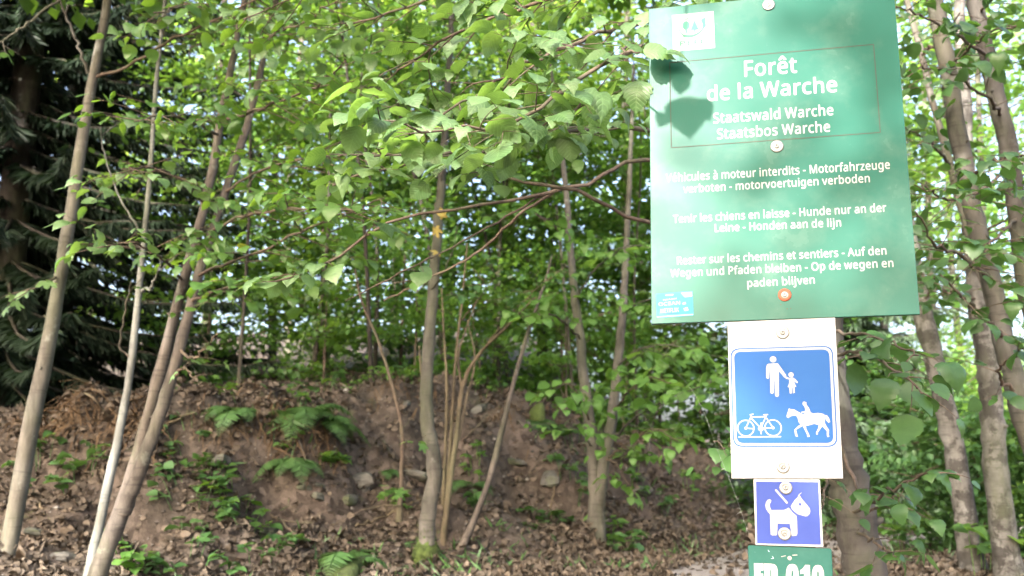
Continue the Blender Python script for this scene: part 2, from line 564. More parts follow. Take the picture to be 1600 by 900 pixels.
rng = np.random.default_rng(7)
NL = 85000
lx, ly = rng.uniform(-5.6, 4.6, NL * 2), 4.3 + 8.5 * rng.beta(1.3, 1.7, NL * 2)
bankness = fbm(lx * .9, ly * .9, 61, 3)
stp = slope_normal(lx, ly, .12)[:, 2]
keep = (rng.uniform(0, 1, NL * 2) < np.clip(.80 + 1.3 * bankness, .10, 1) * np.clip((stp - .35) / .35, .35, 1)) & ((path_dist(lx, ly) > .48) | (rng.uniform(0, 1, NL * 2) < .14))
lx, ly = lx[keep][:NL], ly[keep][:NL]
k = len(lx)
an = rng.uniform(0, 2 * math.pi, k)
N = norm(slope_normal(lx, ly) + rng.normal(0, .5, (k, 3)))
D = np.stack([np.cos(an), np.sin(an), rng.normal(0, .25, k)], -1)
P = np.stack([lx, ly, hgt(lx, ly) + rng.uniform(.006, .028, k)], -1)
g = Geo()
g.leaves(P, D, N, rng.uniform(.022, .066, k), SIMPLE, np.clip(rng.beta(1.3, 1.9, k), 0, 1), rng.normal(1.0, 3.2, k))
litter = g.build("leaf_litter", M["litter"])
litter["kind"] = "stuff"

# crumbled soil and gravelly bits on the bare faces
k = 9000
lx, ly = rng.uniform(-4.6, 3.2, k * 2), rng.uniform(5.0, 11.2, k * 2)
keep = (slope_normal(lx, ly, .12)[:, 2] < .9) | (rng.uniform(0, 1, k * 2) < .18)
keep &= path_dist(lx, ly) > .5
lx, ly = lx[keep][:k], ly[keep][:k]
k = len(lx)
o8 = np.array([[1, 0, 0], [0, 1, 0], [-1, 0, 0], [0, -1, 0], [0, 0, 1], [0, 0, -1.0]])
t8 = np.array([[0, 1, 4], [1, 2, 4], [2, 3, 4], [3, 0, 4], [1, 0, 5], [2, 1, 5], [3, 2, 5], [0, 3, 5]])
sz = .006 + .03 * rng.beta(1, 5, k)
a = rng.uniform(0, 6.283, k)
B = o8[None] * rng.uniform(.6, 1.35, (k, 6, 1)) * sz[:, None, None] * np.array([1, 1, .7])
c_, s_ = np.cos(a)[:, None], np.sin(a)[:, None]
B = np.stack([B[..., 0] * c_ - B[..., 1] * s_, B[..., 0] * s_ + B[..., 1] * c_, B[..., 2]], -1) + np.stack([lx, ly, hgt(lx, ly) + sz * .2], -1)[:, None]
g = Geo()
g.add(B.reshape(-1, 3), None, (t8[None] + (np.arange(k) * 6)[:, None, None]).reshape(-1, 3), np.repeat(rng.uniform(0, 1, k), 6))
m, n, p, out = mat("soil_crumb")
at_ = n.nodes.new("ShaderNodeAttribute")
at_.attribute_name = "tint"
n.links.new(ramp(n, at_.outputs["Fac"], [(0, (.03, .025, .022)), (.7, (.085, .07, .06)), (1, (.18, .17, .155))]).outputs[0], p.inputs["Base Color"])
p.inputs["Roughness"].default_value = .9
crumbs = g.build("soil_crumbs", m, smooth=False)
crumbs["kind"] = "stuff"


# ------------------------------------------------------------------ trees: wood and leaves
UP = np.array([0, 0, 1.0])


def leaf_row(rows, P, D, N, size, tint):
    rows.append((P, D, N, size, tint))


def grow_twig(wood, rows, p0, d0, L, r, rng, leaf_gap, leaf_size, droop=.25, level=1, tint=(.1, .8), flat=.3):
    """A thin twig with alternate leaves; level 2 carries side twigs of its own."""
    n = 6
    t = np.linspace(0, 1, n)[:, None]
    d0 = norm(d0)
    side = norm(np.cross(d0, UP) + 1e-6)
    bend = rng.normal(0, .16)
    path = p0 + d0 * L * t + side * (bend * L) * t ** 2 - UP * (droop * L * .5) * t ** 2 + rng.normal(0, .012 * L, (n, 3)) * t
    wood.tube(path, np.linspace(r, r * .35, n), 4)
    if level > 1:
        m = max(2, int(L / (leaf_gap * 2.2)))
        for k in range(m):
            s = .15 + .8 * (k + rng.uniform(.2, .8)) / m
            i = min(n - 2, int(s * (n - 1)))
            pp = path[i] + (path[i + 1] - path[i]) * (s * (n - 1) - i)
            tan = norm(path[i + 1] - path[i])
            sg = 1 if k % 2 else -1
            dd = tan * .65 + norm(np.cross(tan, UP)) * sg * .8 + rng.normal(0, flat * .6, 3)
            grow_twig(wood, rows, pp, dd, L * (.62 - .35 * s) * rng.uniform(.7, 1.2), r * .55, rng, leaf_gap, leaf_size, droop, level - 1, tint, flat)
    m = max(2, int(L / leaf_gap))
    s = (np.arange(m) + rng.uniform(.2, .8, m)) / m
    s[-1] = 1.0
    if level > 1:
        s = s[s > .5]
    m = len(s)
    ii = np.minimum(n - 2, (s * (n - 1)).astype(int))
    pp = path[ii] + (path[ii + 1] - path[ii]) * (s * (n - 1) - ii)[:, None]
    tan = norm(path[ii + 1] - path[ii])
    sd = norm(np.cross(tan, UP)) * np.where(np.arange(m) % 2, 1, -1)[:, None]
    sd[-1] *= .15
    D = norm(tan * .75 + sd * .85 - UP * rng.uniform(.0, .75, m)[:, None] + rng.normal(0, .15, (m, 3)))
    N = norm(UP + rng.normal(0, flat, (m, 3)) + sd * rng.uniform(-.1, .35, m)[:, None])
    rows.append((pp + D * leaf_size * .12, D, N, leaf_size * rng.uniform(.42, 1.2, m), rng.uniform(tint[0], tint[1], m)))


def leaves_from(rows, g, tpls, rng, odd=0.0):
    if not rows:
        return
    P, D, N, S, T = [np.concatenate([r[i] for r in rows]) for i in range(5)]
    if odd:
        T = np.where(rng.uniform(0, 1, len(T)) < odd, 1.0, T)
    pick = rng.integers(0, len(tpls), len(P))
    for k, tp in enumerate(tpls):
        q = pick == k
        g.leaves(P[q], D[q], N[q], S[q], tp, T[q], rng.normal(1.0, .8, int(q.sum())))


def bough(parent, pts, r0, r1, seed, mats, tpls, twig_len=.4, twig_gap=.10, leaf_gap=.055, leaf_size=.075, start=.1, droop=.2, level=2, tint=(.1, .8), flat=.3, wood_mat="bark_twig", odd=0.0, upbias=0.0, sides=6):
    """One limb with twigs as a part; its leaves are a sub-part."""
    rng = np.random.default_rng(seed)
    path = smooth_path(pts, 22)
    path[1:-1] += rng.normal(0, r0 * .6, (20, 3))
    wood, fol, rows = Geo(), Geo(), []
    wood.tube(path, np.linspace(r0, r1, len(path)), sides, .5, .12, rng)
    L = np.linalg.norm(np.diff(path, axis=0), axis=1).sum()
    m = max(1, int(L * (1 - start) / twig_gap)) if twig_len > 0 else 0
    for k in range(m):
        s = start + (1 - start) * (k + rng.uniform(.1, .9)) / m
        f = s * (len(path) - 1)
        i = min(len(path) - 2, int(f))
        p0 = path[i] + (path[i + 1] - path[i]) * (f - i)
        tan = norm(path[i + 1] - path[i])
        sg = 1 if k % 2 else -1
        d = tan * rng.uniform(.3, .9) + norm(np.cross(tan, UP)) * sg * rng.uniform(.5, 1) + UP * rng.normal(upbias, .28)
        grow_twig(wood, rows, p0, d, twig_len * (1.1 - .55 * s) * rng.uniform(.55, 1.2), max(.0016, min(r1, .0045)), rng, leaf_gap, leaf_size, droop, level, tint, flat)
    w = wood.build("branch", M[wood_mat], parent)
    if rows:
        leaves_from(rows, fol, tpls, rng, odd)
        fol.build("foliage", M[mats], w)
    return w


def px_path(pts):
    return [at(*q) for q in pts]


def trunk_part(parent, path, radii, mat_name, seed, name="trunk", sides=12, wob=.07, n=40):
    rng = np.random.default_rng(seed)
    P = smooth_path(path, n)
    rr = np.interp(np.linspace(0, 1, n), np.linspace(0, 1, len(radii)), radii)
    P[1:-1] += rng.normal(0, rr.mean() * .07, (n - 2, 3))
    g = Geo()
    g.tube(P, rr, sides, .5, wob, rng)
    # bud scars and stubs
    for k in range(int(n / 7) if name != "stem" else 0):
        i = int(rng.integers(2, n - 2))
        a = rng.uniform(0, 6.28)
        d = np.array([math.cos(a), math.sin(a), rng.uniform(-.1, .5)])
        g.tube([P[i] + d * rr[i] * .6, P[i] + d * rr[i] * 1.25 + UP * .004], [rr[i] * .28, rr[i] * .14], 5)
    return g.build(name, M[mat_name], parent), P, rr


def ground_at(q):
    return np.array([q[0], q[1], float(hgt(q[0], q[1]))])


# ---------- far woodland: each tree its own crown and trunk
def canopy_tree(name, label, base, H, rad, seed, n_cl, per, leaf, lm, bark, r=.09, lean=(0, 0), low=.22, group=None, tint=(.05, .85), tpl=TINY, flat=.45, layer=.10, cl_r=.42, odd=0.0, cat="tree"):
    rng = np.random.default_rng(seed)
    b = ground_at(base)
    t = thing(name, label, cat, b, group)
    top = b + np.array([lean[0] * H, lean[1] * H, H])
    path = smooth_path([b - UP * .25, b + (top - b) * .3 + rng.normal(0, .012 * H, 3), b + (top - b) * .65 + rng.normal(0, .02 * H, 3), top], 18)
    w, fol = Geo(), Geo()
    w.tube(path, np.linspace(r, r * .2, 18), 9, .5, .08, rng)
    nl = max(6, int(n_cl / 9))
    C, Dr = [], []
    for k in range(nl):
        s = low + (1 - low) * (k + rng.uniform(0, 1)) / nl
        i = min(16, int(s * 17))
        p0 = path[i] + (path[i + 1] - path[i]) * (s * 17 - i)
        a = k * 2.4 + rng.uniform(-.5, .5)
        LL = rad * (math.sin(math.pi * min(1, .22 + .8 * (1 - s))) ** .7) * rng.uniform(.65, 1.15)
        d = np.array([math.cos(a), math.sin(a), rng.uniform(.05, .55)])
        lp = smooth_path([p0, p0 + d * LL * .5 + rng.normal(0, .05 * LL, 3), p0 + d * LL + UP * rng.uniform(-.2, .12) * LL], 8)
        w.tube(lp, np.linspace(r * .35 * (1.1 - s * .6), .006, 8), 5)
        m = max(2, int(round(n_cl / nl)))
        for q in range(m):
            u = rng.uniform(.25, 1.05)
            f = min(6, int(u * 7))
            c = lp[f] + (lp[f + 1] - lp[f]) * (u * 7 - f)
            off = rng.normal(0, 1, 3) * np.array([.22, .22, .10]) * LL
            C.append(c + off)
            Dr.append(norm(d + rng.normal(0, .5, 3)))
            if rng.uniform() < .45:
                w.tube([c, c + off * .6 + rng.normal(0, .02, 3), c + off], [.007, .005, .003], 3)
    C, Dr = np.array(C), np.array(Dr)
    m = len(C)
    K = rng.integers(int(per * .5), int(per * 1.5) + 1, m)
    idx = np.repeat(np.arange(m), K)
    n = len(idx)
    sc_ = cl_r * rng.uniform(.55, 1.3, m)[idx]
    off = rng.normal(0, 1, (n, 3)) * np.column_stack([sc_, sc_, sc_ * layer * 3])
    tilt = norm(UP + rng.normal(0, .3, (m, 3)))[idx]
    P = C[idx] + off - (off * tilt).sum(1, keepdims=True) * tilt * .55
    D = norm(off * np.array([1, 1, .3]) + Dr[idx] * .4 - UP * rng.uniform(0, .5, n)[:, None] * sc_[:, None])
    N = norm(tilt + rng.normal(0, flat, (n, 3)))
    tt = np.clip(rng.uniform(tint[0], tint[1], m)[idx] + rng.normal(0, .12, n), 0, .95)
    if odd:
        tt = np.where(rng.uniform(0, 1, n) < odd, 1.0, tt)
    fol.leaves(P, D, N, leaf * rng.uniform(.6, 1.2, n), tpl, tt, rng.normal(1, .8, n))
    w.build("trunk", M[bark], t)
    fol.build("crown", M[lm], t)
    return t


def spruce(label, base, H, rad, seed, mat_name="needle", dead_below=.0, whorls=34, r=.16, group=None, low=.05, per=42, name="spruce_tree"):
    rng = np.random.default_rng(seed)
    b = ground_at(base)
    t = thing(name, label, "spruce", b, group)
    w, fol, dead = Geo(), Geo(), Geo()
    path = smooth_path([b - UP * .3, b + UP * H * .5 + rng.normal(0, .02, 3), b + UP * H], 14)
    w.tube(path, np.linspace(r, .02, 14), 10, .5, .06, rng)
    for k in range(whorls):
        s = low + (.97 - low) * (k + rng.uniform(-.3, .3)) / whorls
        z = H * s
        for q in range(int(rng.integers(6, 9))):
            a = rng.uniform(0, 6.283)
            LL = rad * (1 - s) ** .8 * rng.uniform(.7, 1.1)
            d = np.array([math.cos(a), math.sin(a), 0])
            p0 = b + UP * z
            u = np.linspace(0, 1, 8)[:, None]
            lp = p0 + d * LL * u + UP * LL * (-.42 * u + .22 * u ** 2.6) + rng.normal(0, .02, (8, 3)) * u
            w.tube(lp, np.linspace(.022 * (1.2 - s), .004, 8), 4)
            is_dead = s < dead_below and rng.uniform() < .75
            m = int(per * max(.35, LL / rad))
            uu = rng.uniform(.03, 1.0, m) ** .85
            f = np.minimum(6, (uu * 7).astype(int))
            pp = lp[f] + (lp[f + 1] - lp[f]) * (uu * 7 - f)[:, None]
            side = np.array([-d[1], d[0], 0])
            sg = rng.choice([-1, 1], m)[:, None]
            D = norm(d * rng.uniform(.3, .9, m)[:, None] + side * sg * rng.uniform(.3, 1, m)[:, None] - UP * rng.uniform(.2, 1.1, m)[:, None])
            N = norm(UP + rng.normal(0, .5, (m, 3)))
            S = rng.uniform(.10, .25, m) * (1.1 - .4 * uu)
            if is_dead:
                h = m // 2
                dead.leaves(pp[:h], D[:h], N[:h], S[:h] * .8, NEEDLE, rng.uniform(0, 1, h))
            else:
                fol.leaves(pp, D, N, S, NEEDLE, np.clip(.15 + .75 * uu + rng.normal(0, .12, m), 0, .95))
    w.build("trunk", M["bark_dark"], t)
    fol.build("crown", M[mat_name], t)
    if dead.V:
        dead.build("dead_twig_layer", M["dead_needle"], t)
    return t


# ------------------------------------------------------------------ the trees one sees one by one
def rpx(w, Y):
    return w / 2 / F * Y * 1.0


def stem(parent, pts, widths, mat_name, seed, name="trunk", slim=.86, **k):
    """A trunk measured on the photo: points (px, py, distance), widths in photo pixels."""
    P = px_path(pts)
    Ys = [q[2] for q in pts]
    rad = [rpx(w * slim, y) for w, y in zip(widths, Ys)]
    rad = np.interp(np.linspace(0, 1, 40), np.linspace(0, 1, len(rad)), rad)
    rad[:5] *= np.array([1.5, 1.38, 1.25, 1.13, 1.05]) if name == "trunk" else 1.0
    return trunk_part(parent, P, rad, mat_name, seed, name, **k)


# grey sapling leaning at the left edge
Y1 = 5.6
t = thing("ash_sapling", "smooth grey leaning trunk nearest the dark spruce, with one forked side branch high up", "tree", ground_at(at(4, 885, Y1)))
stem(t, [(-6, 960, Y1), (8, 880, Y1), (55, 640, Y1), (95, 430, Y1), (120, 270, Y1), (140, 150, Y1), (165, 20, Y1), (190, -120, Y1), (230, -420, Y1)], [34, 32, 30, 25, 22, 20, 17, 14, 8], "bark_grey", 11)
bough(t, px_path([(137, 115, Y1), (118, 60, 5.5), (95, 5, 5.4), (80, -80, 5.3)]), .010, .005, 21, "mid_leaf", [SIMPLE], .35, .16, .06, .085, .5, wood_mat="bark_grey")
bough(t, px_path([(150, 120, Y1), (215, 95, 5.4), (265, 65, 5.2), (330, 35, 5.0), (420, -10, 4.8), (470, -40, 4.7)]), .011, .004, 22, "hazel_leaf", [BROAD[0], BROAD[1]], .32, .10, .055, .085, .2, wood_mat="bark_twig", tint=(.2, .9))
bough(t, px_path([(95, 430, Y1), (60, 445, 5.4), (20, 470, 5.2)]), .007, .003, 23, "hazel_leaf", [PALM], .26, .11, .06, .10, .3, tint=(.3, .9), level=1)
bough(t, px_path([(93, -2, 5.4), (50, 32, 5.3), (0, 66, 5.2), (-70, 105, 5.0)]), .008, .004, 24, "mid_leaf", [SIMPLE], .3, .2, .06, .08, .5, wood_mat="bark_grey")

# pale thin stem
t = thing("maple_sapling", "thin pale silvery sapling beside the brown twin trunk", "tree", ground_at(at(140, 890, 5.2)))
stem(t, [(132, 950, 5.2), (142, 885, 5.2), (166, 770, 5.2), (186, 680, 5.2), (206, 560, 5.25), (216, 460, 5.3), (226, 370, 5.3), (236, 250, 5.35), (243, 140, 5.4), (256, 20, 5.4), (270, -120, 5.5)], [20, 18, 17, 15, 13, 12, 10, 9, 8, 7, 4], "bark_pale", 12, sides=10)
bough(t, px_path([(222, 455, 5.3), (236, 450, 5.2), (246, 425, 5.1), (252, 400, 5.0)]), .009, .004, 25, "mid_leaf", [PALM], .25, .12, .06, .10, .4, wood_mat="bark_pale", level=1)
bough(t, px_path([(205, 560, 5.25), (188, 540, 5.2), (196, 480, 5.1), (205, 440, 5.0)]), .006, .003, 26, "mid_leaf", [PALM], .22, .16, .07, .09, .6, wood_mat="bark_brown", level=1)
bough(t, px_path([(216, 360, 5.3), (180, 290, 5.3), (160, 230, 5.3), (157, 200, 5.2)]), .006, .003, 27, "mid_leaf", [SIMPLE], .25, .2, .06, .08, .6, wood_mat="bark_pale", level=1)

# brown twin trunk
t = thing("twin_stem_hazel", "brown forked tree whose two trunks part near the ground, beside the thin pale sapling", "tree", ground_at(at(160, 890, 5.0)))
stem(t, [(128, 960, 5.0), (158, 880, 5.0), (192, 790, 5.02), (224, 680, 5.05), (250, 580, 5.1), (286, 440, 5.15), (320, 320, 5.2), (345, 190, 5.25), (366, 80, 5.3), (388, -30, 5.35), (420, -180, 5.4)], [34, 32, 30, 24, 22, 19, 17, 15, 13, 11, 7], "bark_brown", 13, wob=.12)
stem(t, [(192, 800, 5.0), (216, 740, 4.97), (246, 660, 5.0), (276, 560, 5.05), (311, 430, 5.15), (352, 300, 5.3), (396, 160, 5.4), (431, 0, 5.5), (470, -180, 5.6)], [30, 24, 22, 20, 17, 15, 13, 11, 7], "bark_brown", 14, name="side_trunk", wob=.12)
LEFT = [
    ([(286, 440, 5.15), (250, 400, 4.8), (205, 380, 4.5), (160, 385, 4.2)], 31),
    ([(300, 390, 5.1), (350, 350, 4.7), (420, 330, 4.3), (500, 325, 4.0), (560, 330, 3.8)], 32),
    ([(311, 430, 5.1), (360, 410, 4.8), (430, 380, 4.4), (510, 345, 4.1), (600, 310, 3.9)], 33),
    ([(320, 320, 5.2), (280, 280, 4.8), (235, 262, 4.4), (190, 265, 4.1)], 34),
    ([(345, 190, 5.2), (390, 175, 4.8), (440, 160, 4.4), (500, 130, 4.0), (540, 95, 3.8)], 35),
    ([(340, 210, 5.2), (300, 190, 4.7), (255, 180, 4.3), (210, 190, 4.0)], 36),
    ([(366, 80, 5.3), (410, 60, 4.8), (470, 35, 4.3), (530, 0, 4.0)], 37),
    ([(352, 300, 5.3), (400, 270, 4.9), (460, 250, 4.4), (520, 245, 4.1), (585, 240, 3.8)], 38),
    ([(385, 40, 5.3), (350, 20, 4.9), (300, 10, 4.5), (240, 20, 4.2)], 39),
    ([(276, 540, 5.1), (300, 560, 4.9), (320, 545, 4.8), (340, 520, 4.7)], 40),
    ([(262, 600, 5.05), (285, 575, 5.0), (305, 590, 4.95)], 41),
    ([(300, 470, 5.1), (350, 450, 4.8), (400, 440, 4.5), (450, 430, 4.3)], 42),
]
for q, (pts, sd_) in enumerate(LEFT):
    small = q in (9, 10)
    bough(t, px_path(pts), .009, .003, sd_, "mid_leaf" if q % 3 else "hazel_leaf", [PALM] if small else [BROAD[q % 3], BROAD[(q + 1) % 3]], .18 if small else .42, .095, .055, .062 if q % 2 else .072, .18, level=1 if small else 2, tint=(.15, .9), odd=.004)

# centre trunk with moss at its foot
t = thing("mossy_foot_tree", "slender bent grey trunk with a sleeve of green moss round its foot", "tree", ground_at(at(664, 880, 6.9)))
stem(t, [(662, 905, 6.9), (666, 870, 6.9), (669, 800, 6.9), (679, 740, 6.9), (672, 690, 6.9), (666, 640, 6.9), (668, 560, 6.9), (676, 450, 6.92), (684, 350, 6.95), (691, 270, 7.0), (696, 200, 7.0), (702, 100, 7.1), (712, -60, 7.2), (730, -260, 7.4)], [36, 30, 28, 27, 26, 24, 22, 20, 17, 15, 13, 12, 9, 5], "bark_lean", 15, n=60)
rng = np.random.default_rng(5)
g = Geo()
q = smooth_path(px_path([(662, 903, 6.9), (666, 870, 6.9), (668, 838, 6.9)]), 12)
g.tube(q, np.interp(np.linspace(0, 1, 12), [0, .7, 1], [.105, .074, .050]), 18, .5, .22, rng)
an = rng.uniform(0, 6.283, 420)
hh = rng.beta(1, 2.2, 420)
base_c = q[0] + (q[-1] - q[0]) * np.clip(hh * 1.5, 0, 1.5)[:, None]
od = np.column_stack([np.cos(an), np.sin(an), np.zeros(420)])
g.leaves(base_c + od * (.085 - .03 * hh)[:, None], od * .6 + UP * rng.uniform(-.2, 1, 420)[:, None], od + rng.normal(0, .4, (420, 3)), rng.uniform(.015, .04, 420), PINNA, .5)
g.build("moss_sleeve", M["moss"], t)
bough(t, px_path([(688, 290, 7.0), (700, 240, 6.8), (760, 210, 6.6), (820, 190, 6.4)]), .010, .004, 43, "bright_leaf", [SIMPLE], .45, .11, .055, .08, .2, wood_mat="bark_grey", tint=(.2, .95))
bough(t, px_path([(694, 210, 7.0), (650, 170, 6.7), (590, 140, 6.4), (540, 130, 6.2)]), .010, .004, 44, "bright_leaf", [SIMPLE], .45, .11, .055, .08, .2, wood_mat="bark_grey", tint=(.2, .95))
bough(t, px_path([(672, 455, 6.9), (690, 430, 6.8), (704, 400, 6.75), (716, 350, 6.7)]), .007, .003, 45, "bright_leaf", [SIMPLE], .3, .2, .06, .07, .6, wood_mat="bark_dark", level=1)
bough(t, px_path([(666, 680, 6.85), (655, 686, 6.78), (645, 690, 6.7)]), .003, .0015, 46, "bright_leaf", [PALM], .08, .06, .03, .085, .3, level=1)
rows, g = [], Geo()
for (a, b) in ((690, 340), (671, 362), (684, 388)):
    k = 1
    P = np.array([at(a, b, 6.75)]) + rng.normal(0, .035, (k, 3))
    g = Geo()
    g.leaves(P, rng.normal(0, 1, (k, 3)) + np.array([0, -.2, -1.2]), rng.normal(0, .5, (k, 3)) + np.array([0, -1, .3]), .085, PALM, rng.uniform(0, 1, k), 1.5)
    g.build("yellowed_leaf", M["yellow_leaf"], t)


# dry brown shrub behind it
t = thing("dry_shrub", "tall shrub of bare yellowish brown stems behind the mossy trunk", "shrub", ground_at(at(693, 850, 7.5)))
for q, (pts, w) in enumerate([
    ([(690, 880, 7.4), (700, 780, 7.4), (714, 680, 7.45), (724, 600, 7.5), (748, 555, 7.5), (792, 510, 7.4), (835, 465, 7.3)], [17, 15, 14, 12, 9, 6, 4]),
    ([(688, 870, 7.5), (696, 700, 7.55), (698, 600, 7.6), (694, 530, 7.65), (690, 450, 7.7)], [9, 8, 7, 5, 4]),
    ([(692, 870, 7.45), (706, 660, 7.5), (712, 560, 7.5), (722, 470, 7.5), (730, 380, 7.5)], [10, 9, 7, 6, 4]),
    ([(722, 610, 7.5), (716, 560, 7.55), (726, 520, 7.6), (745, 470, 7.6)], [9, 7, 5, 3]),
    ([(690, 880, 7.5), (684, 760, 7.6), (660, 600, 7.8), (655, 540, 7.9)], [7, 6, 5, 3]),
    ([(716, 690, 7.45), (730, 620, 7.6), (742, 560, 7.7), (730, 500, 7.8)], [8, 6, 5, 3]),
]):
    stem(t, pts, w, "bark_dry", 50 + q, "stem", slim=.6, sides=7, wob=.15, n=24)
bough(t, px_path([(748, 555, 7.5), (790, 500, 7.3), (840, 450, 7.1), (880, 420, 7.0)]), .007, .003, 57, "herb", [SIMPLE], .4, .12, .055, .075, .2, wood_mat="bark_dry")
bough(t, px_path([(722, 500, 7.5), (745, 470, 7.2), (760, 450, 7.0), (740, 420, 6.9)]), .006, .003, 58, "herb", [SIMPLE], .4, .12, .055, .075, .2, wood_mat="bark_dry")

# leaning dead pole
t = thing("leaning_dead_pole", "thin dead grey pole leaning to the right across the bank", "dead tree", ground_at(at(720, 870, 7.0)))
stem(t, [(712, 880, 7.0), (760, 762, 7.05), (782, 680, 7.1), (802, 600, 7.2), (828, 510, 7.3), (850, 445, 7.4), (862, 400, 7.45)], [12, 11, 11, 9, 7, 5, 3], "bark_brown", 60, sides=8, wob=.15)
# thin dark whip
t = thing("dark_whip_sapling", "thin dark curved whip growing from the bank left of the mossy trunk", "sapling", ground_at(at(625, 800, 7.2)))
stem(t, [(624, 815, 7.2), (627, 740, 7.2), (628, 670, 7.25), (612, 600, 7.3), (590, 530, 7.3), (565, 470, 7.3), (555, 420, 7.3)], [9, 7, 6, 6, 5, 4, 3], "bark_twig", 61, sides=7)
bough(t, px_path([(626, 790, 7.15), (600, 790, 7.1), (560, 800, 7.0), (520, 820, 6.9)]), .006, .003, 62, "herb", [SIMPLE], 0, .3, .08, .07)
bough(t, px_path([(625, 775, 7.15), (610, 770, 7.0), (600, 765, 6.95)]), .003, .002, 63, "bright_leaf", [PALM], .08, .05, .03, .09, .2, level=1)

# twin trunk to the right of the centre
t = thing("forked_maple", "grey trunk forking low into a V with bright green leaves round it", "tree", ground_at(at(930, 828, 8.0)))
stem(t, [(928, 845, 8.0), (932, 790, 8.0), (928, 740, 8.0), (922, 670, 8.0), (913, 600, 8.05), (906, 530, 8.1), (899, 470, 8.1), (890, 380, 8.2), (880, 250, 8.3), (860, 100, 8.4)], [30, 26, 21, 20, 19, 17, 15, 12, 9, 5], "bark_lean", 16)
stem(t, [(934, 800, 8.0), (945, 720, 7.97), (958, 640, 8.0), (966, 560, 8.05), (973, 490, 8.1), (978, 400, 8.2), (985, 250, 8.3), (990, 100, 8.4)], [24, 21, 19, 17, 15, 12, 9, 5], "bark_lean", 17, name="side_trunk")
FORK = [([(922, 660, 8), (905, 620, 7.7), (890, 600, 7.4), (870, 605, 7.2)], 71), ([(928, 700, 8), (900, 670, 7.6), (885, 660, 7.4)], 72), ([(958, 640, 8), (985, 610, 7.6), (1015, 590, 7.3), (1050, 600, 7.0)], 73),
        ([(966, 570, 8), (1000, 545, 7.6), (1050, 540, 7.2), (1100, 560, 6.9)], 74), ([(945, 720, 8), (985, 690, 7.6), (1020, 670, 7.3), (1060, 690, 7.0)], 75), ([(952, 690, 8), (1010, 640, 7.5), (1080, 610, 7.0), (1150, 575, 6.6)], 76),
        ([(906, 530, 8), (880, 500, 7.6), (850, 490, 7.3), (815, 495, 7.1)], 77), ([(973, 490, 8), (1010, 470, 7.6), (1060, 470, 7.2), (1110, 480, 7.0)], 78), ([(945, 715, 7.95), (962, 725, 7.8), (975, 745, 7.6)], 79), ([(899, 470, 8.1), (930, 420, 7.7), (970, 390, 7.3), (1010, 380, 7.0)], 80), ([(890, 380, 8.2), (850, 340, 7.8), (800, 330, 7.4)], 81)]
for q, (pts, sd_) in enumerate(FORK):
    bough(t, px_path(pts), .009, .003, sd_, "bright_leaf", [BROAD[q % 3]], .40, .10, .06, .092, .15, wood_mat="bark_lean" if q % 2 else "bark_twig", tint=(.2, .95), odd=.004)

